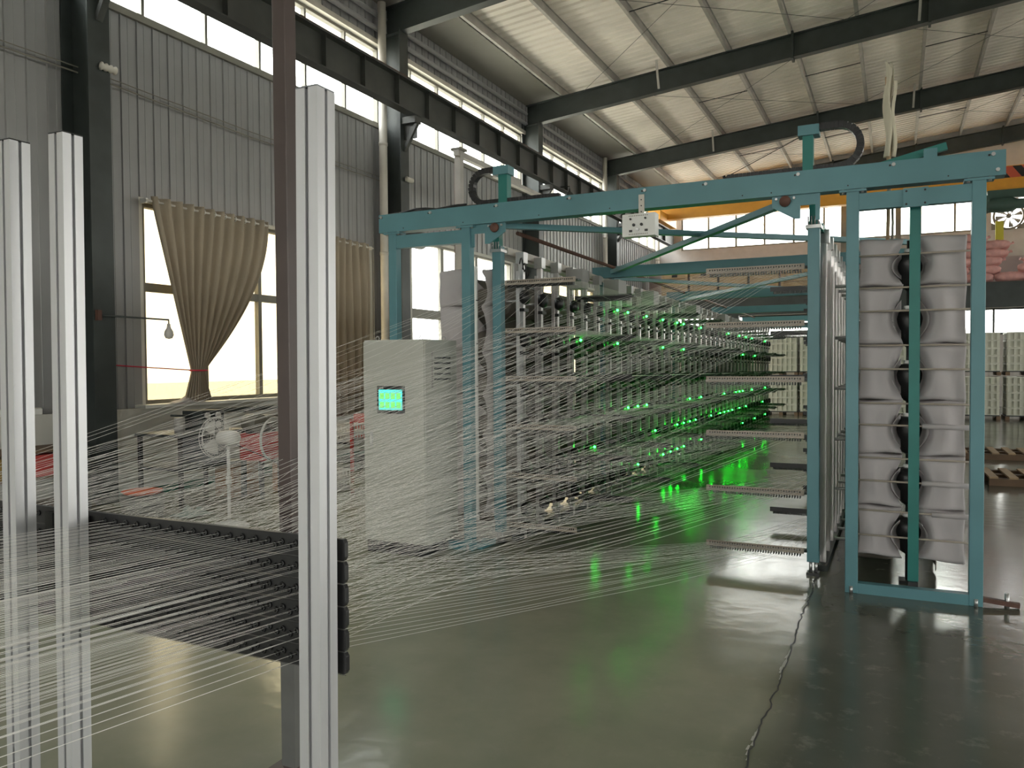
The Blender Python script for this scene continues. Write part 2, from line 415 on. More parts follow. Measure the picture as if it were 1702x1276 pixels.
# ---- crane girder
g = thing('crane_girder', 'long dark I-beam crane runway along the left wall', 'girder', (-8.02, 12, 6.16))
gl0, gl1 = -7.5-12, YG-12
gb = MB(); gb.box(-.10, .10, gl0, gl1, 0, .02); gb.build('bottom_flange', M_girder, g)
gb = MB(); gb.box(-.13, .13, gl0, gl1, .53, .56); gb.build('top_flange', M_girder, g)
gb = MB(); gb.box(-.008, .008, gl0, gl1, .02, .53); gb.build('web', M_girder, g)
st = None
for i in range(38):
    yy = gl0 + 1.0*i + .4
    if st is None: st = MB().box(.008, .10, -.006, .006, .02, .53).build('stiffener', M_girder, g); st.location = (0, yy, 0)
    else: dup(st, g, (0, yy, 0))
gb = MB(); gb.box(-.03, .03, gl0, gl1, .56, .64); gb.build('rail', M_rust, g)

# ---- rafters, purlins and roof
for k in range(-2, 5):
    yc = 6.23 + YB*k if k < 4 else YG-.15
    c = empty('rafter', (0, yc, 0)); struct(c, 'dark steel roof rafter')
    for nm, xa, xb in (('rafter_beam', -8.6, 5.6), ('rafter_beam', 5.6, 19.8)):
        za, zb = roofz(xa)-.22, roofz(xb)-.22
        for part, lo, hi, hw in (('web', -.50, -.02, .006), ('top_flange', -.02, 0, .1), ('bottom_flange', -.52, -.50, .1)):
            q = MB().add([(xa,-hw,za+lo),(xb,-hw,zb+lo),(xb,hw,zb+lo),(xa,hw,za+lo),(xa,-hw,za+hi),(xb,-hw,zb+hi),(xb,hw,zb+hi),(xa,hw,za+hi)],
                  [(0,3,2,1),(4,5,6,7),(0,1,5,4),(1,2,6,5),(2,3,7,6),(3,0,4,7)])
            q.build(part, M_dark, c)
    for xs_ in (-2.1, .6, 3.2):
        zz = roofz(xs_)-.22
        MB().bbox(xs_, 0, zz-.26, .05, .30, .60).build('stiffener', M_dark, c)
    if k in (0, 1, 2, 3):
        for xs_ in (-5.11, .4): 
            zz = roofz(xs_)
            MB().bar((xs_, -.12, zz-.68), (xs_+.03, -.45, zz-.12), .05, .03).build('fly_brace', M_purlin, c)
PX = [-7.62 + 1.365*i for i in range(20)]
for i, px in enumerate(PX):
    if px > 19: break
    zz = roofz(px)
    b = MB(); b.box(px-.008, px+.008, Y0, YG, zz-.20, zz); b.box(px-.035, px+.035, Y0, YG, zz-.205, zz-.19); b.box(px-.03, px+.03, Y0, YG, zz-.012, zz)
    o = b.build('purlin', M_purlin); struct(o, 'galvanised roof purlin')
# corrugated roof sheet
b = MB()
prof = []
yy = Y0-.3; pitch_ = .245
while yy < YG+.3:
    prof += [(yy, 0), (yy+.14, 0), (yy+.16, .05), (yy+.21, .05), (yy+.235, 0)]; yy += pitch_
xs_ = [-8.95, 5.6, 20.3]
vs = []
for x_ in xs_:
    for (yy, dz) in prof: vs.append((x_, yy, roofz(x_)+dz))
n = len(prof)
b.add(vs, [(i*n+j, i*n+j+1, (i+1)*n+j+1, (i+1)*n+j) for i in range(2) for j in range(n-1)])
ce = b.build('ceiling', M_roof, solid=.004); struct(ce, 'cream corrugated sheet roof')
# fall-back light tight cover above the sheet
b = MB(); b.add([(-9, Y0-.3, roofz(-9)+.12), (5.6, Y0-.3, roofz(5.6)+.10), (5.6, YG+.3, roofz(5.6)+.10), (-9, YG+.3, roofz(-9)+.10), (20.4, Y0-.3, roofz(20.4)+.10), (20.4, YG+.3, roofz(20.4)+.10)],
   [(0,1,2,3),(1,4,5,2)]); b.build('roof_deck', M_purlin, ce)
# eaves soffit
b = MB(); b.grid(lambda u, v: (-8.70 + .95*u, Y0 + (YG-Y0)*v, 8.28 + .06*math.sin(PI*u) + .10*u), 6, 1); struct(b.build('trim_6', mat('soffit', (.20,.19,.17), .5)), 'dull eaves gutter lining')
# sag rods and bracing wires of the roof
for k in range(0, 4):
    ya = 6.23 + YB*k; ym = ya + YB*.5
    for i in range(1, 10, 1):
        if i % 2 == 0: 
            x1, x2 = PX[i], PX[i+1]
            struct(MB().cyl((x1, ym, roofz(x1)-.12), (x2, ym, roofz(x2)-.12), .012, 6).build('sag_rod', M_dark), 'thin sag rod between purlins')
    for (xa, xb) in ((-7.0, -1.0), (-1.0, 5.0)):
        for s_ in (0, 1):
            p1 = (xa, ya+.1 if s_ else ya+YB-.1, roofz(xa)-.24); p2 = (xb, ya+YB-.1 if s_ else ya+.1, roofz(xb)-.24)
            struct(MB().cyl(p1, p2, .005, 5).build('brace_wire', M_dark), 'thin diagonal roof brace wire')

# ---- gable wall
gw = MB()
GZ0, GZ1 = 6.0, 7.55
def gseg(x0, x1, z0, z1): gw.box(x0, x1, YG, YG+.22, z0, z1)
gseg(-8.95, 20.2, 3.35, GZ0); gseg(-8.95, 20.2, 0, 2.45)
gseg(-8.95, -7.72, GZ0, GZ1); gseg(2.35, 2.9, GZ0, GZ1); gseg(3.9, 4.15, GZ0, GZ1); gseg(12.0, 20.2, GZ0, GZ1); 
gseg(2.9, 3.9, 6.86, GZ1)
gseg(-8.95, 20.2, GZ1, 8.15)
gseg(-8.95, -8.0, 2.45, 3.35); gseg(8.5, 20.2, 2.45, 3.35); gseg(-1.6, -1.0, 2.45, 3.35)
gw.plate([(-8.95, 8.15), (20.2, 8.15), (20.2, roofz(20.2)), (5.6, roofz(5.6)), (-8.95, roofz(-8.95))], YG, YG+.22)
gwall = gw.build('wall_far', mat('gable_paint', (.50, .47, .45), .6, 0, .06)); struct(gwall, 'pale far gable wall')
window_y(YG+.1, -7.72, 2.35, GZ0, GZ1, [-7.72 + 1.06*i for i in range(1, 10) if i != 6] + [-1.4], [], M_frame, M_glass, .07, 'long bright window strip high in the far wall')
window_y(YG+.1, 4.15, 12.0, GZ0, GZ1, [5.3+1.1*i for i in range(6)], [], M_frame, M_glass, .07, 'added window strip right of the exhaust fan, outside the view')  # out-of-view window added for a bright reflection on the right floor
window_y(YG+.1, -8.0, -1.6, 2.45, 3.35, [-6.9+1.0*i for i in range(5)], [], M_dark, M_glass, .06, 'low window strip under the mezzanine, left of the creel end')
window_y(YG+.1, -1.0, 8.5, 2.45, 3.35, [1.0*i for i in range(0, 8)], [], M_dark, M_glass, .06, 'low window strip under the mezzanine, right side')

# ---- unseen right and rear walls with their own daylight windows
rw = MB(); rw.box(XR, XR+.2, Y0, YG, 0, 1.2); rw.box(XR, XR+.2, Y0, YG, 4.6, 8.6)
for yy in (Y0, 0, 8, 16, 24, YG-1): rw.box(XR, XR+.2, yy, yy+1, 1.2, 4.6)
struct(rw.build('wall_right', M_clad), 'right wall behind the viewer')
for a in (0, 8, 16): window_x(XR+.1, a+1, a+8, 1.2, 4.6, [a+3.3, a+5.6], [3.0], M_frame, M_glass, .06, 'window in the right wall', side=-1)
window_x(XR+.1, Y0+1, 0, 1.2, 4.6, [Y0+3.3, Y0+5.6], [3.0], M_frame, M_glass, .06, 'window in the right wall', side=-1)
window_x(XR+.1, 25, YG-1, 1.2, 4.6, [27.8], [3.0], M_frame, M_glass, .06, 'window in the right wall', side=-1)
bw = MB(); bw.box(-8.95, XR, Y0-.2, Y0, 4.4, 8.2); bw.box(-8.95, -5.5, Y0-.2, Y0, 0, 4.4); bw.box(-1.5, 4, Y0-.2, Y0, 0, 4.4); bw.box(8, XR, Y0-.2, Y0, 0, 4.4)
bw.plate([(-8.95, 8.2), (20.2, 8.2), (20.2, roofz(20.2)), (5.6, roofz(5.6)), (-8.95, roofz(-8.95))], Y0-.2, Y0)
bw.box(-5.5,-1.5,Y0-.2,Y0,0,.9); bw.box(4,8,Y0-.2,Y0,0,.9)
struct(bw.build('wall_rear', M_clad), 'rear wall behind the viewer')
window_y(Y0-.1, -5.5, -1.5, .9, 4.4, [-4.2, -2.8], [2.8], M_frame, M_glass, .06, 'window in the rear wall', side=1)
window_y(Y0-.1, 4, 8, .9, 4.4, [5.3, 6.7], [2.8], M_frame, M_glass, .06, 'window in the rear wall', side=1)

# ---- outside, faint through the low windows
ob = MB(); ob.box(-19, -17, 2, 13, -.25, 1.9); o = ob.build('boundary_wall', M_build); tag(o, 'pale boundary wall outside the left window', 'wall')
b = MB()
for i in range(60):
    c_ = (-13.5 + R.uniform(-.6,.6), 21 + R.uniform(-1.6, 1.6), R.uniform(-.2, 1.5)); a_ = R.uniform(0, 6.28)
    d = Vector((math.cos(a_), math.sin(a_), R.uniform(-.4,.6)))*.28; e = d.cross(Vector((0,0,1)))*.5
    c_ = Vector(c_); b.add([c_-d, c_-e, c_+d, c_+e], [(0,1,2,3)])
tag(b.build('shrub', M_leaf), 'sunlit green shrub outside the window behind the cabinet', 'shrub')


# ============================================================ FOREGROUND POSTS AND COMB BOARDS
def post_profile(a=.04, s=.0055, d=.011, sw=.011):
    # square profile with one T slot in each face
    q = [(-a, -a), (-s, -a), (-s, -a+.004), (-sw, -a+.004), (-sw, -a+d), (sw, -a+d), (sw, -a+.004), (s, -a+.004), (s, -a)]
    out = []
    for k in range(4):
        c_, s_ = [(1,0),(0,1),(-1,0),(0,-1)][k]
        for (x_, y_) in q: out.append((x_*c_ - y_*s_, x_*s_ + y_*c_))
    return out
PH = 2.345
def make_post(x, y, label, capm, h=PH, a=.035):
    p = thing('aluminium_post', label, 'post', (x, y, 0))
    MB().prism(post_profile(a), 0, h).build('profile', M_alu, p)
    MB().box(-a-.0005, a+.0005, -a-.0005, a+.0005, h, h+.005).build('end_cap', capm, p, bevel=.002)
    MB().box(-.06, .06, -.06, .06, 0, .012).build('foot_plate', M_stl, p)
    p.rotation_euler = (0, .010, 0)
    return p
make_post(-1.455, 1.74, 'tall aluminium profile post right of the black comb board', M_alu_dark, a=.037)
make_post(-2.445, 1.705, 'aluminium profile post left of the black comb board, black cap on top', M_black)
make_post(-2.675, 1.68, 'leftmost aluminium profile post, at the left edge of the photo', M_black)
make_post(-3.74, 1.68, 'aluminium profile post at the far end of the second comb board', M_black)
NH = 36
def comb_board(x0, x1, label):
    t = thing('comb_board', label, 'comb board', ((x0+x1)/2, 1.80, .915))
    L = x1-x0; holes = []
    for k in range(6):
        zc = .1612 - .0645*k
        b = MB(); r_ = .010
        # plate with rounded ends (chamfered corners)
        hz = .0305; pl = [(-L/2, zc-hz+r_), (-L/2+r_*.6, zc-hz), (L/2-r_*.6, zc-hz), (L/2, zc-hz+r_), (L/2, zc+hz-r_), (L/2-r_*.6, zc+hz), (-L/2+r_*.6, zc+hz), (-L/2, zc+hz-r_)]
        b.plate(pl, -.008, .008)
        pl_ = b.build('comb_plate', M_blackm, t, bevel=.001)
        b = MB(); row = []
        for i in range(NH):
            hx = -L/2 + .125 + (L-.25)*i/(NH-1); hzz = zc + (.006 if i % 2 else -.006)
            seg = [(hx + .0075*math.cos(2*PI*j/8), -.0115, hzz + .0075*math.sin(2*PI*j/8)) for j in range(8)]
            b.tube(seg, .0032, 5, closed=True)
            row.append(((x0+x1)/2 + hx, .915 + hzz))
        b.build('eyelet_row', M_black, pl_)
        b = MB(); b.box(-L/2, L/2, -.010, -.0082, zc-.0320, zc-.0308); b.build('plate_edge', mat('edge_grey', (.10,.10,.10), .35), pl_)
        holes.append(row)
    for sx_ in (-1, 1):
        MB().box(sx_*(L/2-.055)-.02, sx_*(L/2-.055)+.02, -.022, -.009, -.175, .175).build('mounting_bracket', M_black, t)
    return holes
H1 = comb_board(-2.535, -1.392, 'black six-row comb board threaded with white yarn between the aluminium posts')
H2 = comb_board(-3.75, -2.605, 'second black comb board, only its right end seen between the two left posts')
p = thing('brown_steel_post', 'tall dark brown steel tube standing just behind the comb board', 'post', (-2.14, 2.42, 0))
MB().prism([(-.032,-.032),(.032,-.032),(.032,.032),(-.032,.032)], 0.0, 3.6).build('tube', M_brown, p, bevel=.004)
MB().box(-.08,.08,-.08,.08,0,.012).build('foot_plate', M_brown, p)
MB().box(-.034,.034,-.034,.034,.02,.72).build('bare_foot', mat('bare_steel', (.16,.16,.155), .45, .3, .2), p)

# ============================================================ CREEL
CY = 6.35
def dz(y, z): return z - .0095*max(0, y-CY)*min(1, max(0, z))
RAILY = [6.55 + .405*i for i in range(39)]
ARMY = [6.35, 8.05, 9.6, 11.15, 12.8, 14.4, 16.0, 17.6, 19.2, 20.8]
GZL = [2.31, 1.885, 1.46, 1.035, .60, .16]
creel = thing('creel', 'long teal yarn creel, two rows of aluminium rails lit by green lamps', 'yarn creel', (-1.85, CY, 0))
PI_ = Matrix.Translation((-1.85, CY, 0)).inverted()
def cp(mb, name, mt, parent=None, bevel=0):
    o = mb.build(name, mt, parent or creel, bevel=bevel)
    if parent is None: o.matrix_parent_inverse = PI_
    else: o.matrix_parent_inverse = Matrix()
    return o
# portal frames along the creel: posts and cross beams
PFY = [6.30, 9.0, 12.4, 15.8, 19.2, 22.2]
for i, yy in enumerate(PFY):
    ztop = dz(yy, 2.75)
    for xx in (-3.17, -.55):
        cp(MB().box(xx-.042, xx+.042, yy-.042, yy+.042, .10 if i == 0 else 0, ztop-(.11 if i else .12)), 'frame_post', M_teal, bevel=.004)
        if i == 0:
            cp(MB().cyl((xx-.018, yy, .02), (xx-.018, yy, .10), .012, 8), 'levelling_foot', M_stl); cp(MB().cyl((xx+.018, yy, .02), (xx+.018, yy, .10), .012, 8), 'levelling_foot', M_stl)
            cp(MB().box(xx-.045, xx+.045, yy-.045, yy+.045, 0, .02), 'foot_plate', M_black)
    if i:
        cp(MB().box(-3.26, .22 if i==1 else -.45, yy-.04, yy+.04, ztop-.13, ztop), 'cross_beam', M_teal, bevel=.004)
# top longitudinal rails
for xx in (-3.15, -.52):
    cp(MB().bar((xx, 6.4, 2.60), (xx, 22.2, dz(22.2, 2.60)), .05, .06), 'top_rail', M_pvc if xx < -2 else M_tealdk)
cp(MB().cyl((-2.98, 6.30, 2.73), (-2.98, 22.2, dz(22.2, 2.74)), .019, 8), 'supply_pipe', M_rust)
cp(MB().bar((-3.28, 6.45, 2.62), (-3.28, 22.2, dz(22.2, 2.62)), .09, .10), 'cable_duct', M_white)
# plan bracing between the first portals
cp(MB().bar((-3.05, 6.02, 2.76), (.12, 8.35, 2.70), .06, .045), 'diagonal_brace', M_teal)
cp(MB().bar((-.75, 6.10, 2.74), (-3.0, 8.95, 2.66), .06, .045), 'diagonal_brace', M_teal)
cp(MB().bar((-3.05, 9.1, dz(9.1,2.63)), (-.6, 12.3, dz(12.3,2.63)), .05, .04), 'diagonal_brace', M_teal)
cp(MB().bar((-.6, 9.1, dz(9.1,2.6)), (-3.05, 12.3, dz(12.3,2.6)), .05, .04), 'diagonal_brace', M_teal)
# the long front beam
b = MB(); b.box(-4.16, .62, 5.90, 5.916, 2.765, 2.925); b.box(-4.16, .62, 5.916, 6.02, 2.915, 2.925); b.box(-4.16, .62, 5.916, 6.02, 2.765, 2.775); b.box(-4.16, -4.154, 5.916, 6.02, 2.775, 2.915); b.box(.614, .62, 5.916, 6.02, 2.775, 2.915)
beam = cp(b, 'front_beam', M_teal)
def sub(mb, name, mt, par):
    o = mb.build(name, mt, par); return o
for xb in (-4.13, -3.62, -2.98, -2.33, -1.72, -1.26, -.62, -.02, .55):
    sub(MB().cyl((xb, 5.899, 2.90), (xb, 5.884, 2.90), .012, 10), 'bolt', M_stl, beam); 
    sub(MB().cyl((xb-.022, 5.899, 2.897), (xb-.022, 5.895, 2.897), .007, 8), 'bolt_hole', M_black, beam)
for xb in (-3.9, -3.3, -2.6, -2.0, -1.0, -.8, -.3, .3):
    sub(MB().cyl((xb, 5.899, 2.79), (xb, 5.896, 2.79), .005, 8), 'bolt_hole', M_black, beam)
sub(MB().cyl((.575, 5.899, 2.80), (.575, 5.884, 2.80), .012, 10), 'bolt', M_stl, beam)
# gusset plates at the two inner posts
for s_, xx in ((1, -3.17), (-1, -.55)):
    pl = [(xx-.05*s_, 2.765), (xx+.25*s_, 2.765), (xx+.25*s_, 2.69), (xx+.10*s_, 2.58), (xx+.04*s_, 2.58), (xx+.04*s_, 2.69), (xx-.02*s_, 2.69), (xx-.02*s_, 2.58), (xx-.05*s_, 2.58)]
    if s_ < 0: pl = pl[::-1]
    b = MB()
    # built from convex pieces
    X = lambda a: xx + a*s_
    b.plate([(min(X(-.07),X(.25)), 2.69), (max(X(-.07),X(.25)), 2.69), (max(X(-.07),X(.25)), 2.765), (min(X(-.07),X(.25)), 2.765)], 5.93, 5.945)
    q = [(X(.06), 2.60), (X(.10), 2.60), (X(.25), 2.69), (X(.06), 2.69)]
    b.plate(q if s_ > 0 else q[::-1], 5.93, 5.945)
    b.plate([(min(X(-.07),X(-.04)), 2.58), (max(X(-.07),X(-.04)), 2.58), (max(X(-.07),X(-.04)), 2.69), (min(X(-.07),X(-.04)), 2.69)], 5.93, 5.945)
    gp = cp(b, 'gusset_plate', M_teal)
    sub(MB().lathe((X(.16), 5.925, 2.725), [(.001,-.03),(.035,-.03),(.04,-.01),(.03,0)], 12, 'Y'), 'bearing', M_rust, gp)
    for dx_ in (.10, .22): sub(MB().cyl((X(dx_), 5.93, 2.745), (X(dx_), 5.915, 2.745), .009, 8), 'bolt', M_stl, gp)
    cp(MB().box(xx-.03, xx+.03, 6.25, 6.33, 2.60, 2.76), 'post_head', M_tealdk)
    cp(MB().box(xx-.055, xx+.055, 6.24, 6.36, 2.575, 2.60), 'post_cap', M_stl)
    for dx_ in (-.035, -.012, .012, .035): cp(MB().cyl((xx+dx_, 6.23, 2.60), (xx+dx_, 6.23, 2.66), .006, 6), 'stud', M_stl)
# chain brackets and cable chains above the beam
def chain(name_pts, r=.022, parent=None):
    # flat linked cable chain: a row of small boxes along the path
    P_ = [Vector(p) for p in name_pts]; b = MB(); acc = 0
    out = []
    step = .028
    for i in range(len(P_)-1):
        a, c_ = P_[i], P_[i+1]; L_ = (c_-a).length; t_ = acc
        while t_ < L_: out.append((a + (c_-a)*(t_/L_), (c_-a).normalized())); t_ += step
        acc = t_ - L_
    for p_, d in out:
        b.bar(p_ - d*.0125, p_ + d*.0125, .055, .048, upv=d.cross(Vector((0,1,0))))
        b.bar(p_ + d*.010, p_ + d*.019, .042, .036, upv=d.cross(Vector((0,1,0))))
    return b
def arc_pts(cx, cz, r, a0, a1, n, y): return [(cx + r*math.cos(a0+(a1-a0)*i/n), y, cz + r*math.sin(a0+(a1-a0)*i/n)) for i in range(n+1)]
yc_ = 6.0
pl = [(-2.98, yc_, 3.225), (-3.08, yc_, 3.22)] + arc_pts(-3.13, 3.085, .135, PI*.5, PI*1.5, 14, yc_) + [(-2.45, yc_, 2.948)]
cp(chain(pl), 'cable_chain', M_black)
cp(MB().box(-3.0, -2.92, 5.97, 6.05, 2.925, 3.19), 'chain_bracket', M_tealdk); cp(MB().box(-3.04, -2.90, 5.95, 6.07, 3.17, 3.24), 'chain_bracket_head', M_teal)
pl = [(-.52, yc_, 3.235), (-.40, yc_, 3.235)] + arc_pts(-.37, 3.09, .145, PI*.5, -PI*.5, 14, yc_) + [(-.5, yc_, 2.944), (-1.12, yc_, 2.944)]
cp(chain(pl), 'cable_chain', M_black)
cp(MB().box(-.60, -.53, 5.97, 6.05, 2.925, 3.20), 'chain_bracket', M_tealdk); cp(MB().box(-.63, -.49, 5.95, 6.07, 3.18, 3.25), 'chain_bracket_head', M_teal)
cp(MB().tube([(-1.12, yc_, 2.95), (-1.15, yc_, 2.95), (-1.155, yc_, 2.96), (-1.14, yc_, 2.965)], .008, 6), 'chain_end', M_black)
cp(MB().tube([(-1.15,6.0,2.95),(-.58,6.0,3.2)], .003, 5), 'tension_wire', M_black)
cp(MB().bar((-.15, 6.10, 2.93), (.30, 6.10, 3.03), .04, .05), 'beam_top_brace', M_tealdk); cp(MB().box(.16, .24, 5.98, 6.04, 2.92, 3.0), 'beam_top_lug', M_teal)
b = MB(); b.tube([(-4.12+.1*i, 6.0 + .02*math.sin(i*1.7), 2.94 + .012*abs(math.sin(i*1.1))) for i in range(11)], .010, 6); b.tube([(-4.0+.1*i, 5.97+ .02*math.sin(i*1.3+1), 2.94 + .02*abs(math.sin(i*.8))) for i in range(8)], .008, 6)
cp(b, 'cable_bundle', M_black)

# rails with tensioners, clamps and lamps
def rail_meshes():
    b = MB(); b.box(-.022, .022, -.02, .02, 0, 1); return b
LED = [(9.42,0),(9.04,0),(10.26,0),(11.07,0),(11.89,0),(12.3,0),(13.58,0),(16.02,0),(17.28,0),(17.72,0),(18.58,0),(20.84,0),(7.79,1),(9.02,1),(11.05,1),(12.29,1),(17.68,1),(19.33,1),(8.23,2),(9.37,3),(9.85,3),(10.25,3),(12.65,3),(13.52,3),(15.58,3),(16.51,3),(17.25,3),(17.68,3),(18.58,3),(20.93,3),(8.24,4),(10.62,4),(11.87,4),(12.27,4),(12.65,4),(13.12,4),(14.3,4),(15.19,4),(15.61,4),(15.97,4),(16.48,4),(17.28,4),(17.72,4),(20.45,4),(9.86,5),(11.0,5),(11.49,5),(11.87,5),(12.27,5),(13.51,5),(17.66,5),(19.05,5),(20.88,5)]
ledset = set((round((y_-6.575)/.405), l) for y_, l in LED)
LZ = [2.215, 1.825, 1.44, 1.05, .67, .285]
tens_me = None; protos = {}
def shared(key, maker, name, parent, loc):
    if key not in protos:
        o = maker().build(name, maker.m, parent); protos[key] = o
    else: o = dup(protos[key], parent)
    o.location = loc; return o
def mk(fn, m_): fn.m = m_; return fn
mk_t = mk(lambda: MB().lathe((0,0,0), [(.012,-.045),(.050,-.042),(.066,-.02),(.068,.0),(.064,.02),(.046,.035),(.015,.04)], 12, 'X'), M_black)
mk_c = mk(lambda: MB().box(-.045,.045,-.05,.05,-.014,.014), M_black)
mk_l = mk(lambda: MB().lathe((0,0,0), [(.001,-.014),(.012,-.007),(.014,0),(.012,.007),(.001,.014)], 8, 'Z'), M_led)
mk_h = mk(lambda: MB().box(-.04,.04,-.045,.045,0,.10), M_stl)
for side, xx in ((0, -3.06), (1, -.50)):
    sg = 1 if side == 0 else -1
    for i, yy in enumerate(RAILY):
        ztop = dz(yy, 2.52)
        b = MB(); b.box(-.022, .022, -.024, .024, 0, ztop)
        r_ = b.build('rail', M_railalu, creel); r_.location = (xx+1.85, yy-CY, 0)
        s_ = MB().box(.0, .03, -.125, -.117, .12, ztop-.1).build('edge_strip', M_railalu, r_); s_.location = (.0 if side == 0 else -.03, 0, 0)
        if side == 0:
            for l in range(6):
                z_ = dz(yy, LZ[l])
                shared('t', mk_t, 'tensioner', r_, (.035*sg, 0, z_-.02))
                shared('c', mk_c, 'clamp', r_, (0, 0, z_-.135))
                if (i, l) in ledset: shared('l', mk_l, 'green_lamp', r_, (.105*sg, 0, z_+.02))
        shared('h', mk_h, 'rail_head', r_, (0, 0, ztop-.02))
# dark skirting below and cable boxes
for xx in (-3.08, -.50): cp(MB().box(xx-.04, xx+.04, 6.42, 22.2, 0, .045), 'base_rail', M_dark)
for (yy, w_, h_) in ((7.72, .16, .20), (8.95, .30, .22), (10.4, .24, .22), (12.9, .3, .2), (15.3, .3, .2)):
    cp(MB().box(-3.06, -2.88, yy-w_/2, yy+w_/2, dz(yy,2.47)-h_/2, dz(yy,2.47)+h_/2), 'junction_box', mat('box_grey', (.33,.33,.32), .5), bevel=.006)
# hanging cables and hose at the front
for xx, z0 in ((-3.02, 2.50), (-2.99, 2.45)):
    cp(MB().tube([(xx, 6.42+.02*k, z0-.02+.06*math.sin(k*.9)) for k in range(8)], .006, 5), 'loose_cable', M_black)
# guide bars with ceramic combs
def guide_bar(x0, x1, yy, zz, front):
    L = x1-x0
    b = MB(); b.box(x0, x1, yy, yy+.075, zz-.012, zz+.004)
    g_ = b.build('guide_bar', M_black if not front else M_dark, creel); g_.matrix_parent_inverse = PI_
    s_ = MB(); s_.box(x0, x1-.02, yy-.006, yy, zz-.022, zz+.022)
    st_ = s_.build('eyelet_strip', M_cer if front else M_black, g_)
    b = MB(); n_ = 36
    for i in range(n_):
        cx = x0 + .03 + (L-.08)*i/(n_-1)
        if front: b.box(cx-.0045, cx+.0045, yy-.009, yy-.006, zz-.002, zz+.012)
        b.box(cx-.003, cx+.003, yy-.004, yy+.05, zz-.045, zz-.012)
    b.build('eyelet_comb', M_black, g_)
    return g_
for j, yy in enumerate(ARMY):
    for l, zz in enumerate(GZL):
        z_ = dz(yy, zz)
        if j == 0 or True:
            guide_bar(-3.13, -2.44 if j == 0 else -2.47, yy, z_, j == 0)
        if j == 0: guide_bar(-1.355, -.60, yy, z_, True)
        elif j < 7: guide_bar(-.95-.15*(j % 2), -.58, yy, z_, False)
# bright flat strip seen below the third guides, and a thin orange sensor bar
# ---- fabric slings and their racks
def rack(x0, x1, y, name_lab, xm=None):
    t = thing('end_rack', name_lab, 'rack', ((x0+x1)/2, y, 0)); hw = (x1-x0)/2
    for sx_ in (-1, 1):
        MB().box(sx_*hw-.04, sx_*hw+.04, -.04, .04, .0, 2.755).build('leg', M_teal, t, bevel=.004)
        MB().box(sx_*hw-.085, sx_*hw+.085, -.05, .05, 2.745, 2.760).build('head_plate', M_teal, t)
        for d_ in (-.06, .06): MB().cyl((sx_*hw+d_, -.03, 2.735), (sx_*hw+d_, -.03, 2.765), .010, 8).build('bolt', M_stl, t)
        MB().cyl((sx_*hw, -.045, .0), (sx_*hw, -.045, .05), .012, 8).build('floor_bolt', M_stl, t)
    MB().box(-hw+.04, hw-.04, -.035, .035, 2.62, 2.73).build('top_rail', M_teal, t)
    MB().box(-hw+.04, hw-.04, -.035, .035, .0, .07).build('bottom_rail', M_teal, t)
    if xm is not None:
        xm -= (x0+x1)/2
        MB().box(xm-.033, xm+.033, .06, .12, .10, 2.73).build('middle_post', M_tealdk, t)
        MB().box(xm-.03, xm+.03, .03, .115, .05, .10).build('post_foot', M_black, t)
        pp = MB().box(xm-.075, xm+.075, -.047, -.035, 2.61, 2.735).build('joint_plate', M_teal, t)
        for a_ in (-.055, .055):
            for c_ in (2.63, 2.715): MB().cyl((xm+a_, -.052, c_), (xm+a_, -.046, c_), .007, 8).build('bolt', M_black, pp)
    return t
rk = rack(-.27, .475, 5.94, 'teal rectangular end rack on the right holding the fabric slings', .112)
rk2 = rack(-4.02, -3.28, 5.94, 'teal end rack on the left, partly hidden by the grey cabinet')
MB().bar((.40, .02, .04), (.62, .02, .02), .04, .03).build('anchor_foot', M_rust, rk)
MB().cyl((.55, .02, 0), (.55, .02, .09), .014, 8).build('anchor_bolt', M_stl, rk)
ZB = [2.42, 2.096, 1.692, 1.303, .926, .559, .205]
def sling(x0, x1, ztop, zbot, yb, inner, label, group=None):
    """hanging fabric sling; inner = +1 when its folded inner edge is on the right"""
    W = x1-x0; o0 = ((x0+x1)/2, yb, zbot)
    ph = R.uniform(0, 6)
    amp = R.uniform(.85, 1.15)
    def fn(u, v):
        # v 0 top .. 1 bottom ; u 0 left .. 1 right
        s_ = u if inner > 0 else 1-u
        z_ = ztop + (zbot-ztop)*v
        waist = math.sin(PI*min(1, v*1.0)**1.15)**1.2*amp
        tuck = .19*waist                     # inner edge drawn in
        outr = .03*math.sin(PI*v)**1.5
        a_ = outr*W; c_ = W*(1-tuck)
        xi = a_ + (c_-a_)*s_
        if inner < 0: xi = W - xi
        yy = -.01 - .018*math.sin(PI*s_)*(.4+.6*v) + .15*waist*max(0, s_-.80)/.20 + .008*math.sin(9*v+ph) 
        yy += .012*waist*math.sin(PI*s_*3+ph)
        if v < .06: yy += .05*(1-v/.06)
        if v > .95: yy += .06*(v-.95)/.05
        z_ += .010*math.sin(PI*s_)*(v) + .006*math.sin(5*s_+ph)
        return (x0 + xi - o0[0], yy, z_ - o0[2])
    b = MB(); b.grid(fn, 22, 20)
    o = b.build('fabric_sling', M_cloth, None, solid=.003, origin=None); o.location = o0
    tag(o, label, 'fabric sling', group)
    # hidden triangular flap turned in at the inner edge
    def fn2(u, v):
        s_ = u; z_ = ztop - .10 + (zbot + .05 - ztop + .10)*v
        wst = math.sin(PI*v)
        xi = W*(1-.05) + .0*s_ - W*.22*wst*(1-s_)
        if inner < 0: xi = W - xi
        return (x0+xi-o0[0], .03 + .20*s_*wst + .02, z_-o0[2])
    MB().grid(fn2, 4, 12).build('folded_flap', M_cloth, o, solid=.002)
    return o
ordn = ['topmost', 'second from the top', 'third from the top', 'fourth from the top', 'fifth from the top', 'lowest']
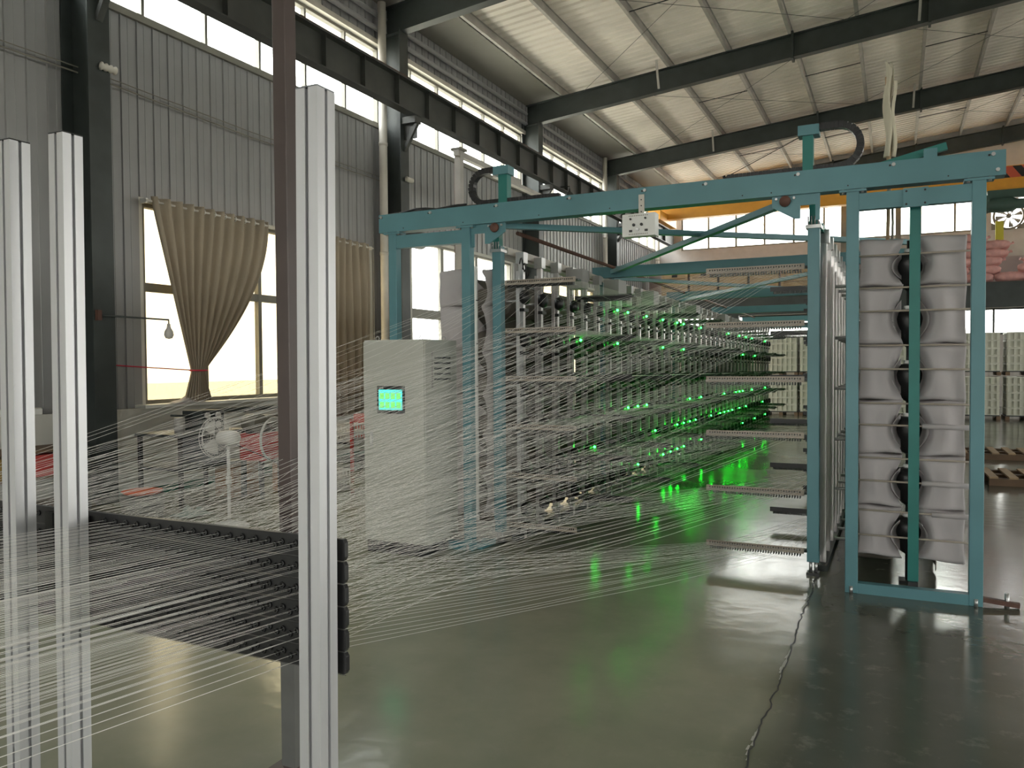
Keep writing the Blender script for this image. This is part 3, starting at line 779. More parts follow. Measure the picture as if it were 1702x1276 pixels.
for k in range(6):
    zt, zb = ZB[k]+.022, ZB[k+1]+.012
    sling(-.235, .045, zt, zb, 6.12, 1, 'grey-white fabric sling, %s in left column of right rack' % ordn[k], 'slings in the right rack')
    sling(.125, .425, zt, zb-.005, 6.12, -1, 'grey-white fabric sling, %s in right column of right rack' % ordn[k], 'slings in the right rack')
    zt, zb = zt + .012, zb + .0
    sling(-3.80, -3.44, zt, zb, 6.35, 1, 'pinkish fabric sling, %s in the wide column behind left rack' % ordn[k], 'slings in the left rack')
    sling(-3.40, -3.215, zt, zb, 6.40, -1, 'pinkish fabric sling, %s in the narrow column by left creel post' % ordn[k], 'slings in the left rack')
def rod(x0, x1, y, z, label, grp): 
    o = MB().cyl((x0, y, z), (x1, y, z), .0065, 8).build('support_rod', M_cer); tag(o, label, 'rod', grp); return o
RZ = [2.321, 2.096, 1.938, 1.703, 1.54, 1.305, 1.154, .926, .766, .559, .385]
for k, z_ in enumerate(RZ):
    r_ = MB().cyl((-.345-.0, .155-.06, z_), (.37 if k % 2 == 0 else .385, .155-.06, z_-.004), .0065, 8).build('support_rod', M_cer, rk)
    if k in (6, 8, 9):
        MB().cyl((.06 if k != 9 else .12, .095, z_-.002), (.345 if k != 9 else .365, .095, z_-.006), .018, 10).build('rolled_sleeve', M_cloth, rk)
# fixed panel strip between left slings
pst = thing('divider_panel', 'narrow white divider strip between the left fabric slings', 'panel', (-3.42, 6.33, 0))
MB().box(-.018, .018, -.01, .01, 0, 2.47).build('strip', M_white, pst)
for k in range(6): MB().bbox(.03, -.015, LZ[k]-.05, .03, .012, .008).build('clip', M_black, pst)
# black tubs on a dark column between the slings
cl = thing('tub_column', 'dark column of black bobbin cups seen in the gap between the right slings', 'column', (.085, 6.36, 0))
MB().cyl((0,0,0), (0,0,2.45), .02, 10).build('column', M_black, cl)
MB().box(-.06,.06,-.06,.06,0,.02).build('foot', M_black, cl)
for k in range(6):
    z_ = ZB[k+1]+.17
    c_ = MB().lathe((0,0,z_), [(.02,-.17),(.05,-.15),(.10,-.04),(.115,.03),(.10,.09),(.03,.10)], 16).build('bobbin_cup', M_black, cl)
    MB().cyl((0,0,z_+.10), (0,0,z_+.125), .035, 12).build('cup_lid', M_white, c_)
# long fabric strips continue behind the left row and bobbins sit on spindles
bp_ = None
for i, yy in enumerate(RAILY):
    for l in range(6):
        if i > 33 : continue
        if (i * 6 + l) >= 204 : continue
        z_ = dz(yy, LZ[l]) - .05
        if bp_ is None:
            bp_ = thing('bobbin', 'beige yarn bobbin on its spindle behind the left creel rails', 'bobbin', (-3.36, yy, z_), group='bobbins behind the left creel rails')
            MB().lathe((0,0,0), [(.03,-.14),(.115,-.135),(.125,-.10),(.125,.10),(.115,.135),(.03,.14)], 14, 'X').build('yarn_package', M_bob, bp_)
            MB().cyl((-.16,0,0), (.27,0,0), .012, 8).build('spindle', M_stl, bp_)
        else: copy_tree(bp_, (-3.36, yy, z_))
# right bobbins, then cloth sheets darkened to put shade into the creel interior
for i, yy in enumerate(RAILY[:14]):
    for l in range(6):
        z_ = dz(yy, LZ[l]) - .05
        copy_tree(bp_, (-.15, yy, z_), 'darkened beige yarn bobbin outside the right creel rails, behind the fabric slings', rz=PI, group='bobbins outside the right creel rails')
for k in range(6):
    ya, yb = 6.6+2.6*k, 6.6+2.6*(k+1)-.05
    t = thing('darkening_cloth', 'added dark cloth blocking the window reflection behind the slings', 'cloth', (.27, (ya+yb)/2, 0), group='added cloths behind the right creel row')  # hidden cloth added to block the far window's reflection on the floor
    L_ = yb-ya
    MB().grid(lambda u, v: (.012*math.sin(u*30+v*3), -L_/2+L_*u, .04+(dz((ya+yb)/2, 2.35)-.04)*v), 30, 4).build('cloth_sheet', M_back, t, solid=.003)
for k in range(6):
    ya, yb = 6.6+2.7*k, 6.6+2.7*(k+1)-.05
    t = thing('darkening_cloth', 'darkened cloth hanging behind the bobbins of the left creel row', 'cloth', (-3.62, (ya+yb)/2, 0), group='cloths behind the left creel row')
    L_ = yb-ya
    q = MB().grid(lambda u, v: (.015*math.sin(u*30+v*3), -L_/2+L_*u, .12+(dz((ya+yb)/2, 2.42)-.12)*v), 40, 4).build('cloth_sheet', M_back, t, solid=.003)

t = thing('cover_tray', 'low grey tray added over the bright floor under the left slings', 'tray', (-3.5, 6.45, 0))  # tray added to cover the bright window reflection on the floor here
MB().box(-.35, .30, -.25, .55, 0, .02).build('tray_base', M_purlin, t)
for (a, b_, c_, d_) in ((-.35,.30,-.25,-.235), (-.35,.30,.535,.55), (-.35,-.335,-.235,.535), (.285,.30,-.235,.535)): MB().box(a, b_, c_, d_, .02, .20).build('tray_side', M_purlin, t)
tg = thing('tie_beam', 'short teal beam on the floor joining left rack and creel post', 'beam', (-3.24, 6.12, 0))
MB().box(-.05, .05, -.13, .13, 0, .05).build('channel', M_teal, tg); MB().cyl((0,-.08,.05),(0,-.08,.07), .012, 8).build('bolt', M_stl, tg)

# ============================================================ YARNS
yarn_groups = {}
random.seed(5)
def yarn_path(k, j, board, side):
    """k comb row, j hole number"""
    hx, hz = board[k][j]
    seq = j // 2
    e = 1.62; ex = hx - .22*e; ey = 1.79 - e*.975
    if side == 0: gx = -3.08 + .62*(seq+.5)/18
    else: gx = -1.32 + .68*(seq+.5)/18
    pts = [(ex, ey, hz-.004), (hx, 1.786, hz), (hx, 1.812, hz)]
    zt = GZL[k]
    return pts, gx, zt
def yarn_mesh(k, j, board, bi):
    side = (j + bi) % 2
    pts, gx, zt = yarn_path(k, j, board, side)
    if side == 0:
        # comes from a far rail of the left row: passes the guides on its way
        seq = (j//2)
        a_ = min(len(ARMY)-1, seq // 2) if (k + seq) % 3 else 0
        yy = ARMY[a_]
        gx = -2.50 - (.045*(17-seq)*.8)
        pts.append((gx, yy, dz(yy, zt)+.006))
        ri = min(38, int((yy-6.55)/.405) + 2 + seq % 4 + (seq % 6)*2)
        ry = RAILY[ri]
        pts.append((-3.0, ry, dz(ry, LZ[k])))
    else:
        yy = ARMY[0]; pts.append((gx, yy, zt+.006))
        seq = j//2; ry = RAILY[seq % 3]
        pts.append((-.56, ry, dz(ry, LZ[k])))
    # slight sag
    full = [Vector(pts[0]), Vector(pts[1]), Vector(pts[2])]
    a, b_ = Vector(pts[2]), Vector(pts[3])
    for t in (.25, .5, .75): q = a.lerp(b_, t); q.z -= .05*4*t*(1-t)*(.3+.4*R.random()); full.append(q)
    full += [b_, Vector(pts[4])]
    mb = MB(); mb.tube(full, [.00062]*3 + [.00075]*(len(full)-3), 3, caps=False)
    return mb
rown = ['top', 'second', 'third', 'fourth', 'fifth', 'bottom']
cnt = 0; stuff = MB()
for bi, bd in enumerate((H1, H2)):
    for k in range(6):
        for j in range(NH):
            mb = yarn_mesh(k, j, bd, bi)
            if cnt < 298:
                o = mb.build('yarn', M_yarn)
                tag(o, 'white yarn strand running through the %s row of the %s black comb board' % (rown[k], 'large' if bi == 0 else 'second, mostly hidden'), 'yarn', 'yarns of the %s row, %s board' % (rown[k], 'first' if bi == 0 else 'second'))
                cnt += 1
            else: stuff.add(mb.v, mb.f)
so = stuff.build('yarn_sheet', M_yarn); tag(so, 'remaining white yarns running to the left-hand comb board', 'yarn', kind='stuff')
# level yarns lying on the guides along the left row
stuff = MB()
for k in range(6):
    for i in range(34):
        gx = -2.50 - .56*i/33
        y_end = ARMY[0] if k in (0, 1, 3) else ARMY[1]
        y_far = ARMY[min(9, 2 + (i*7) % 9)]
        p_ = []
        for ay in ARMY:
            if y_end <= ay <= y_far: p_.append((gx, ay+.02, dz(ay, GZL[k])+.007))
        if len(p_) > 1: stuff.tube(p_, .0009, 3, caps=False)
so = stuff.build('level_yarn', M_yarn); tag(so, 'white yarns lying level over the guide bars along the left creel row', 'yarn', kind='stuff')

# ============================================================ CONTROL CABINET
cb = thing('control_cabinet', 'tall light grey electrical cabinet with a lit touch screen', 'cabinet', (-3.77, 5.80, 0))
W2, D2 = .305, .26
MB().box(-W2, W2, -D2, D2, .10, 1.80).build('body', M_cab, cb, bevel=.006)
MB().box(-W2+.01, W2-.01, -D2+.01, D2-.01, 0, .10).build('plinth', M_black, cb)
dr = MB().box(-W2+.006, W2-.006, -D2-.018, -D2, .115, 1.785).build('door', M_cab, cb, bevel=.004)
bz = MB().box(-.155, .118, -D2-.030, -D2-.018, 1.185, 1.415).build('screen_bezel', M_black, dr, bevel=.004)
cbz = bz
ms = MB().box(-.135, .098, -D2-.034, -D2-.030, 1.215, 1.385).build('display', M_scr, cb)
for r_ in range(2):
    for c_ in range(4):
        x_ = -.122 + .055*c_; z_ = 1.232 + .075*r_
        MB().box(x_, x_+.040, -D2-.0355, -D2-.034, z_, z_+.050).build('screen_tile', M_scrg, ms)
MB().box(-.13, -.09, -D2-.0315, -D2-.030, 1.393, 1.401).build('logo_strip', M_white, cbz)
hd = MB().box(-.235, -.205, -D2-.028, -D2-.018, .90, 1.03).build('door_handle', M_stl, dr, bevel=.003)
MB().box(-.228, -.212, -D2-.038, -D2-.028, .93, 1.0).build('latch', M_white, hd, bevel=.002)
for sx_ in (-.22, .22):
    for sy_ in (-.18, .18):
        if (sx_, sy_) == (-.22, .18): continue
        MB().tube([(sx_+.018*math.cos(a), sy_, 1.815+.018*math.sin(a)) for a in [2*PI*i/10 for i in range(10)]], .004, 6, closed=True).build('lifting_eye', M_stl, cb)
for k in range(5): MB().box(W2, W2+.006, -.12, .14, 1.46+.045*k, 1.475+.045*k).build('vent_louvre', M_dark, cb)
lb = MB().box(W2+.0, W2+.003, -.17, -.14, 1.40, 1.70).build('hinge_strip', M_purlin, cb)

# control box hung from the long beam
bx = thing('pendant_box', 'small off-white push button box hung under the teal beam', 'control box', (-1.745, 5.86, 2.63))
MB().box(-.128, .128, -.05, .05, -.085, .085).build('box', M_white, bx, bevel=.004)
MB().box(-.022, .022, .028, .036, .085, .24).build('hanger_bracket', M_pvc, bx)
MB().box(-.022, .022, .036-.0, .05, .07, .09).build('bracket_foot', M_pvc, bx)
for (a, c_, r_) in ((-.06, .045, .008), (.055, .045, .008), (-.035, .0, .011), (.025, .0, .011), (-.005, -.035, .012)):
    MB().cyl((a, -.05, c_), (a, -.062, c_), r_, 10).build('push_button', M_black if r_ < .012 else M_stl, bx)
for a in (-.06, .06): MB().box(a-.012, a+.012, -.054, -.05, -.052, -.036).build('indicator', M_black, bx)
for k in range(11):
    MB().box(-.075+.014*k, -.068+.014*k, -.0515, -.05, .065, .072).build('print_mark', M_frame, bx)
    MB().box(-.075+.014*k, -.068+.014*k, -.0515, -.05, -.072, -.065).build('print_mark', M_frame, bx)
for k in range(3): MB().cyl((0, .027, .11+.045*k), (0, .023, .11+.045*k), .005, 8).build('slot_hole', M_black, bx)

# wrapped wooden pole behind the beam
pw = thing('wrapped_pole', 'slim wooden pole with torn pale wrapping, standing up behind the teal beam', 'pole', (-.06, 6.45, 0))
MB().tube([(0,0,2.42),(.01,0,2.9),(.0,.01,3.3),(-.01,.0,3.66)], [.012,.014,.016,.012], 8).build('pole', M_wood, pw)
b = MB(); b.grid(lambda u, v: ((.026+.012*math.sin(v*9+u*5))*math.cos(u*5.6), (.028+.01*math.sin(v*13))*math.sin(u*5.6), 3.08+.66*v+.03*math.sin(u*11)*(v>.9)), 14, 16)
b.build('torn_wrapping', M_wrap, pw, solid=.002)
b = MB(); b.grid(lambda u, v: (.03+.022*u+.01*math.sin(v*8), .02*u, 3.08+.55*v), 4, 10); b.build('loose_strip', M_wrap, pw, solid=.002)
MB().tube([(.03,0,2.42),(.035,0,2.60),(.03,0,2.76)], .010, 6).build('wire_end', M_frame, pw)

# ============================================================ LEFT SIDE
def curtain(y0, y1, z1, z0, yt, zt, label, folds, tied=True):
    t = thing('curtain', label, 'curtain', (-8.50, (y0+y1)/2, 0))
    ym = (y0+y1)/2
    def fn(u, v):
        # v 0 top
        if tied:
            if v < .82:
                q = v/.82; s_ = 1 - .93*(q**1.25)*(1+.0*u)
                yy = y0 + (y1-y0)*u; tgt = yt + (u-.5)*.22
                # left edge falls almost straight, right edge sweeps over
                
                k_ = q**(1.15+.75*u)
                yy = yy*(1-k_) + tgt*k_; zz = z1 + (zt-z1)*q
                amp = .055*(1-.55*q)
            else:
                q = (v-.82)/.18; yy = yt + (u-.5)*(.22+.26*q); zz = zt + (z0-zt)*q; amp = .025
        else:
            yy = y0+(y1-y0)*u; zz = z1+(z0-z1)*v; amp = .05
            yy += .03*math.sin(v*4)*u
        xx = amp*math.sin(u*folds*2*PI) + .02*math.sin(u*7+v*5)
        return (xx, yy-ym, zz)
    b = MB(); b.grid(fn, int(folds*10), 40); o = b.build('drape', M_curt, t, solid=.003)
    ov = .55 if tied else .15
    MB().cyl((0, y0-ym-.08, z1-.06), (0, y1-ym+ov, z1-.06), .014, 10).build('curtain_rod', M_pvc, t)
    nr = int(folds)
    for i in range(nr):
        yy = y0-ym + (y1-y0)*(i+.5)/nr
        MB().tube([(.034*math.cos(a), yy, z1-.06+.034*math.sin(a)) for a in [2*PI*k/10 for k in range(10)]], .006, 5, closed=True).build('grommet', M_white, t)
    for e_ in (y0-ym-.06, y1-ym+ov-.05): MB().box(-.11, .0, e_-.012, e_+.012, z1-.09, z1-.03).build('rod_bracket', M_white, t)
    return t
c1 = curtain(7.12, 9.20, 3.74, 1.12, 7.84, 1.52, 'beige eyelet curtain tied into a waist at the tall window', 11)
MB().tube([(.10*math.cos(a), -.32+.12*math.sin(a), 1.53) for a in [2*PI*k/14 for k in range(14)]], .012, 6, closed=True).build('tie_string', M_string, c1)
c2 = curtain(10.55, 11.72, 3.74, .72, 0, 0, 'beige curtain hanging straight, seen between the aluminium post and the cabinet', 6, tied=False)
s = MB().tube([(-8.62, 6.45, 1.62), (-8.6, 7.2, 1.57), (-8.5, 7.8, 1.53)], .008, 5).build('red_string', M_string); tag(s, 'red string stretched along the wall to the tied curtain', 'string')
b = MB().tube([(-8.2, 6.15, 2.18), (-8.2, 7.1, 2.17), (-8.2,7.12,2.1)], .013, 6)
lp = thing('hanging_bulb', 'small bulb lamp hanging from a thin arm beside the curtain', 'lamp', (-8.2, 7.1, 2.1))
MB().tube([(0, -.95, .08), (0, 0, .07), (0, .0, 0)], .012, 6).build('arm', M_dark, lp)
MB().lathe((0,0,0), [(.02,.02),(.025,-.03),(.05,-.07),(.058,-.12),(.04,-.16),(.001,-.17)], 14).build('bulb', M_fanw, lp)
MB().bbox(0, -.97, .08, .05, .05, .12).build('wall_clip', M_rust, lp)
# wall cable with white insulators
b = MB(); b.tube([(-8.60, 4.0, 5.0), (-8.60, 6.6, 5.02), (-8.62, 9.0, 4.97), (-8.60, 12.4, 4.98)], .010, 5); tag(b.build('wall_cable', M_frame), 'thin cable running along the upper left wall', 'cable')
b = MB(); b.tube([(-8.59, 4.0, 5.06), (-8.59, 6.6, 5.08), (-8.6, 9.0, 5.04), (-8.59, 12.4, 5.05)], .007, 5); tag(b.build('wall_cable', M_frame), 'thinner upper cable parallel to the wall cable', 'cable')
for nm, yy in (('first', 6.32), ('second', 12.62)):
    o = MB().lathe((-8.20, yy, 5.03), [(.02,-.10),(.05,-.09),(.03,-.06),(.05,-.03),(.03,0),(.05,.03),(.03,.06),(.05,.09),(.02,.10)], 10, 'Y').build('insulator', M_pvc)
    tag(o, 'ribbed cable insulator on the %s dark wall column' % nm, 'insulator')
# pipe along the half wall
o = MB().tube([(-8.45, 7.9, .98), (-8.45, 9.0, .965), (-8.45, 10.0, .95)], .035, 8).build('wrapped_pipe', M_dark); tag(o, 'dark horizontal pipe in front of the white half wall', 'pipe')
for yy in (8.3, 9.7): o.parent = None
hw_ = MB().box(-8.6, -8.44, 8.6, 8.64, .92, .95).build('pipe_bracket', M_dark, o); MB().box(-8.6, -8.44, 9.7, 9.74, .90, .93).build('pipe_bracket', M_dark, o)
# crumpled white rag on sill
b = MB(); b.grid(lambda u, v: (-8.62 + .16*v, 7.42 + .5*u, 1.105 + .07*max(0, math.sin(PI*u)*math.sin(PI*v))*(1+.3*math.sin(u*11+v*5))), 18, 8)
tag(b.build('rag', M_cloth, solid=.004), 'crumpled white plastic on the window sill below the tied curtain', 'rag')
# green strip along the wall foot
o = MB().box(-8.58, -8.28, 6.5, 12.0, 0, .05).build('floor_mat', M_green); tag(o, 'long dark green strip on the floor along the left wall', 'mat')

# work table with a machine
tb = thing('work_table', 'dark angle-iron work table against the white half wall', 'table', (-7.45, 6.75, 0))
for (a, c_) in ((-.32,-.45), (.32,-.45), (-.32,.5), (.32,.5)):
    MB().box(a-.02, a+.02, c_-.02, c_+.02, 0, .80).build('leg', M_black, tb)
MB().box(-.36, .36, -.49, .54, .80, .83).build('table_top', M_dark, tb)
MB().box(-.33, .33, -.46, .51, .42, .45).build('shelf', M_dark, tb)
mc = thing('tool_grinder', 'dark bench machine with round knobs standing on the work table', 'machine', (-7.42, 6.85, .83))
MB().box(-.16, .16, -.12, .22, 0, .24).build('housing', M_dark, mc, bevel=.01)
for r_ in range(2):
    for c_ in range(2): MB().cyl((.16, -.05+.16*c_, .07+.11*r_), (.19, -.05+.16*c_, .07+.11*r_), .035, 12).build('knob', M_fanw, mc)
MB().cyl((0,-.12,.18), (0,-.42,.20), .012, 8).build('lever', M_dark, mc)
MB().cyl((0,-.30,0), (0,-.30,.17), .06, 14).build('spindle_stand', M_purlin, mc)
o = MB().box(-.22, .22, -.3, .05, 0, .30).build('tool_case', mat('case_grey', (.10,.11,.12), .5, 0, .15), None, bevel=.01); o.location = (-7.40, 7.02, .45); tag(o, 'dark grey tool case on the lower shelf of the work table', 'case')
for k, (x_, y_, w_, d_, h_, lab) in enumerate(((-7.35, 7.35, .30, .42, .40, 'brown cardboard box under the right end of the work table'), (-7.0, 7.95, .30, .40, .36, 'lower of two cardboard boxes beside the reel machine'), )):
    t = thing('cardboard_box', lab, 'box', (x_, y_, 0)); MB().box(-w_/2, w_/2, -d_/2, d_/2, 0, h_).build('carton', M_card, t, bevel=.003)
    MB().box(-.03, .03, -d_/2-.001, d_/2+.001, h_, h_+.002).build('tape', M_wood, t)
# reel machine (red, with a hoop)
rm = thing('reel_machine', 'red and dark reel machine with a round hoop beside the pedestal fan', 'machine', (-6.95, 7.35, 0))
for (a, c_) in ((-.15,-.15), (.15,-.15), (-.15,.15), (.15,.15)): MB().box(a-.018, a+.018, c_-.018, c_+.018, 0, .45).build('leg', M_dark, rm)
MB().box(-.18, .18, -.18, .18, .45, .78).build('red_housing', M_red, rm, bevel=.02)
MB().tube([(.20, .02+.24*math.cos(a), .70+.26*math.sin(a)) for a in [2*PI*i/24 for i in range(24)]], .016, 6, closed=True).build('hoop', M_fanw, rm)
MB().cyl((-.1,-.12,.90), (.12,-.12,.90), .11, 16).build('spool', M_frame, rm); MB().cyl((-.1,.14,.90), (.12,.14,.90), .09, 16).build('spool', M_frame, rm)
MB().box(-.05,.05,-.2,.2,.78,.84).build('spool_carrier', M_dark, rm)
# pedestal fan
fn_ = thing('pedestal_fan', 'white pedestal fan turned away, on a round foot in front of the half wall', 'fan', (-5.93, 5.82, 0))
MB().lathe((0,0,0), [(.19,0),(.19,.015),(.15,.035),(.03,.05),(.025,.07)], 24).build('base', M_fanw, fn_)
MB().cyl((0,0,.05), (0,0,.80), .017, 12).build('pole', M_fanw, fn_)
MB().cyl((0,0,.42), (0,0,.50), .028, 12).build('height_collar', M_fanw, fn_)
hd = MB().lathe((0,.02,.88), [(.03,-.14),(.065,-.12),(.075,-.02),(.075,.06),(.05,.10),(.01,.11)], 18, 'X').build('motor_housing', M_fanw, fn_)
b = MB()
for ring, x_ in ((.20,-.16), (.20,-.20), (.12,-.24), (.12,-.13)):
    b.tube([(x_, .02+ring*math.cos(a), .88+ring*math.sin(a)) for a in [2*PI*i/28 for i in range(28)]], .004, 4, closed=True)
for i in range(36):
    a = 2*PI*i/36; cs, sn = math.cos(a), math.sin(a)
    b.tube([(-.25, .02+.03*cs, .88+.03*sn), (-.235, .02+.14*cs, .88+.14*sn), (-.19, .02+.20*cs, .88+.20*sn), (-.14, .02+.14*cs, .88+.14*sn), (-.12, .02+.06*cs, .88+.06*sn)], .0016, 3, caps=False)
b.build('wire_guard', M_fanw, fn_)
for k in range(3):
    b = MB(); a0 = 2*PI*k/3
    b.grid(lambda u, v: (-.18+.035*(v-.5), .02+(.03+.14*u)*math.cos(a0+(v-.5)*1.1), .88+(.03+.14*u)*math.sin(a0+(v-.5)*1.1)), 5, 5); b.build('blade', M_fanw, fn_, solid=.003)
MB().tube([(.05,.03,.82), (.15,.25,.70), (.3,.6,.50), (.35,.9,.30), (.4,1.1,.02)], .006, 5).build('power_cord', M_black, fn_)
# things on the floor at the left
t = thing('orange_basin', 'bright orange plastic lid lying on a low grey tub on the floor', 'lid', (-7.06, 5.74, .27))
MB().lathe((0,0,0), [(.001,.0),(.17,.0),(.20,.025),(.205,.03),(.19,.035),(.05,.05),(.001,.055)], 20).build('lid', M_orange, t)
t = thing('floor_tub', 'low dark grey tub under the orange lid', 'tub', (-7.06, 5.74, 0)); MB().lathe((0,0,0), [(.19,0),(.22,.26),(.205,.26),(.18,.02),(.001,.02)], 20).build('tub', mat('tub_grey', (.14,.14,.13), .5), t)
t = thing('floor_rag', 'small pale grey-green rag on the floor right of the orange lid', 'rag', (-6.75, 6.1, 0))
MB().grid(lambda u, v: (.3*(u-.5), .34*(v-.5), .015+.05*max(0, math.sin(PI*u)*math.sin(PI*v))*(1.2+math.sin(u*13+v*8))), 12, 10).build('rag_cloth', mat('rag_green', (.30,.38,.34), .8), t, solid=.004)
# stacked white baskets by the pole
def basket(x, y, z, label, grp, wx=.5, wy=.36, h=.13):
    t = thing('plastic_basket', label, 'basket', (x, y, z), group=grp)
    b = MB(); b.box(-wx/2, wx/2, -wy/2, wy/2, 0, .012)
    b.build('basket_floor', M_fanw, t)
    b = MB()
    for s_ in (-1, 1):
        for k in range(2):
            b.box(-wx/2, wx/2, s_*wy/2-.006, s_*wy/2+.006, .012+k*(h-.035), .032+k*(h-.035)); b.box(s_*wx/2-.006, s_*wx/2+.006, -wy/2, wy/2, .012+k*(h-.035), .032+k*(h-.035))
        for i in range(10):
            xx = -wx/2 + wx*i/9; b.box(xx-.008, xx+.008, s_*wy/2-.005, s_*wy/2+.005, .012, h)
        for i in range(7):
            yy = -wy/2 + wy*i/6; b.box(s_*wx/2-.005, s_*wx/2+.005, yy-.008, yy+.008, .012, h)
    b.build('lattice_wall', M_fanw, t); return t
for k in range(2): basket(-6.55, 8.05, .135*k, 'white lattice basket, %s of the pair just left of the brown steel tube' % ['lower', 'upper'][k], 'baskets by the wall')
# red shelf unit with baskets, seen between post and cabinet
rs = thing('red_shelf', 'red metal shelf unit left of the cabinet', 'shelf', (-7.55, 10.15, 0))
for (a, c_) in ((-.25,-.55), (.25,-.55), (-.25,.55), (.25,.55)): MB().box(a-.02, a+.02, c_-.02, c_+.02, 0, .78).build('shelf_post', M_red, rs)
for z_ in (.12, .40): MB().box(-.25, .25, -.55, .55, z_, z_+.025).build('shelf_board', M_black, rs)
MB().box(-.25, .26, .16, .55, .425, .80).build('side_panel', M_red, rs)
for k in range(2): basket(-7.55, 9.83, .426+.135*k, 'pale lattice basket on the red shelf, %s one' % ['bottom', 'top'][k], 'baskets on the red shelf', .46, .42)
# low dark rack with boxes at far left behind the posts
lr = thing('storage_rack', 'low dark rack against the wall behind the two left posts', 'rack', (-8.25, 4.6, 0))
for (a, c_) in ((-.25,-1.2), (.25,-1.2), (-.25,1.2), (.25,1.2)): MB().box(a-.025, a+.025, c_-.025, c_+.025, 0, .72).build('rack_post', M_dark, lr)
for z_ in (.10, .42, .70): MB().box(-.25, .25, -1.2, 1.2, z_, z_+.03).build('rack_shelf', M_wdk, lr)
for k, (y_, c_, nm) in enumerate(((3.9, M_card, 'brown'), (4.35, M_dark, 'dark'), (4.85, mat('ochre_box', (.30,.20,.06), .7), 'ochre'), (5.3, M_red, 'red'))):
    t = thing('storage_box', '%s box on the low rack glimpsed between the two left posts' % nm, 'box', (-8.22, y_, .45)); MB().box(-.2,.2,-.19,.19,0,.22).build('carton', c_, t, bevel=.004)
    MB().box(-.205,.205,-.195,.195,.19,.225).build('box_lid', c_, t)
for k in range(2):
    t = thing('white_tray', 'small white tray on top of the half wall, %s' % ['nearer the leftmost post', 'next to the first dark column'][k], 'tray', (-8.67, 5.15+.42*k, 1.06)); MB().box(-.06,.06,-.15,.15,0,.07).build('tray', M_white, t, bevel=.01); MB().box(-.05,.05,-.14,.14,.07,.078).build('tray_rim', M_pvc, t)

# jib lamp arm seen above the beam at left
jb = thing('jib_mast', 'grey square mast with long horizontal arm behind the teal beam left end', 'mast', (-6.5, 11.5, 0))
MB().box(-.055, .055, -.055, .055, 0, 5.1).build('mast_tube', M_purlin, jb)
MB().box(-.045, .045, -.1, 2.3, 5.0, 5.09).build('arm', M_purlin, jb)
MB().box(-.05, .05, 1.3, 3.3, 4.93, 5.0).build('arm_extension', M_purlin, jb)
MB().box(-.10,.10,-.10,.10,5.09,5.13).build('mast_cap', M_frame, jb)
MB().box(-.12,.12,-.12,.12,0,.02).build('mast_foot', M_frame, jb)
MB().tube([(-.07,-.02,.5),(-.08,-.03,2.5),(-.07,-.02,4.9)], .008, 5).build('red_cable', M_rust, jb)
hl = thing('flood_lamp', 'small lit flood lamp under the crane girder', 'lamp', (-7.75, 19.6, 5.95))
MB().tube([(-.27,0,.28),(0,0,.28),(0,0,.15)], .015, 6).build('lamp_bracket', M_dark, hl)
MB().lathe((0,0,0), [(.16,-.05),(.12,.08),(.04,.14),(.02,.22)], 16).build('lamp_shade', M_dark, hl)
MB().lathe((0,0,0), [(.001,-.04),(.07,-.045),(.08,-.02),(.02,.02)], 12).build('lamp_lens', M_tube, hl)
dm = thing('wall_motor', 'dark round motor housing on the second wall column above the beam end', 'motor', (-8.02, 12.6, 3.9))
MB().lathe((0,0,0), [(.05,-.22),(.15,-.20),(.17,-.05),(.17,.12),(.12,.18),(.03,.2)], 16, 'Y').build('motor_body', M_dark, dm)
MB().box(-.24, .0, -.08, .08, -.1, .1).build('motor_bracket', M_dark, dm)

# ============================================================ FAR END
# mezzanine
mz = empty('mezzanine', (0, 26, 0)); struct(mz, 'steel mezzanine platform across the far end')
MB().box(-8.55, 19.5, -.2, .0, 3.05, 3.75).build('edge_beam', M_dark, mz)
MB().box(-8.55, 19.5, 0, 4.0, 3.70, 3.78).build('deck', mat('deck_brown', (.10,.075,.06), .6), mz)
for i in range(12):
    x_ = -8+2.3*i; MB().box(x_-.08, x_+.08, 0, 4.0, 3.40, 3.70).build('joist', M_dark, mz)
for x_ in (-8.3, -4.6, 5.9, 11, 17):
    MB().box(x_-.11, x_+.11, -.20, .02, 0, 3.05).build('mezzanine_post', M_dark, mz)
MB().bar((2.2, .3, 3.05), (2.9, .3, 3.5), .12, .05).build('knee_brace', M_purlin, mz)
MB().box(-8.55, 19.5, 3.9, 4.0, 3.78, 4.9).build('parapet', mat('parapet_pink', (.42,.35,.34), .7), mz)
for x_ in (-1.72, .05): 
    o = MB().box(x_-.09, x_+.09, YG-.45, YG-.25, 0, 7.2).build('gable_post', M_frame); struct(o, 'steel post in front of the far window')
# sacks
def sack_mesh():
    b = MB()
    def fn(u, v):
        a = 2*PI*u; h = -PI/2 + PI*v
        x_ = math.cos(h)*math.cos(a); y_ = math.cos(h)*math.sin(a); z_ = math.sin(h)
        e = lambda t, p: math.copysign(abs(t)**p, t)
        w_ = 1 + .08*math.sin(3*a+2) + .05*math.sin(7*a+h*5)
        return (.36*e(x_, .55)*w_, .24*e(y_, .6)*w_, .13*e(z_, .8)*(1+.2*math.sin(4*a+1)))
    b.grid(fn, 18, 9); return b
def tie_mesh(): return MB().tube([(.33,0,0),(.40,.01,.02),(.45,.04,.05)], [.05,.02,.045], 8)
sproto = None
def sack(x, y, z, rz, lab, grp):
    global sproto
    if sproto is None:
        sproto = thing('pink_sack', lab, 'sack', (x, y, z), rz, grp)
        sack_mesh().build('sack_body', M_sack, sproto); tie_mesh().build('sack_neck', M_sack, sproto)
        return sproto
    return copy_tree(sproto, (x, y, z), lab, rz=rz, group=grp)
R2 = random.Random(11)
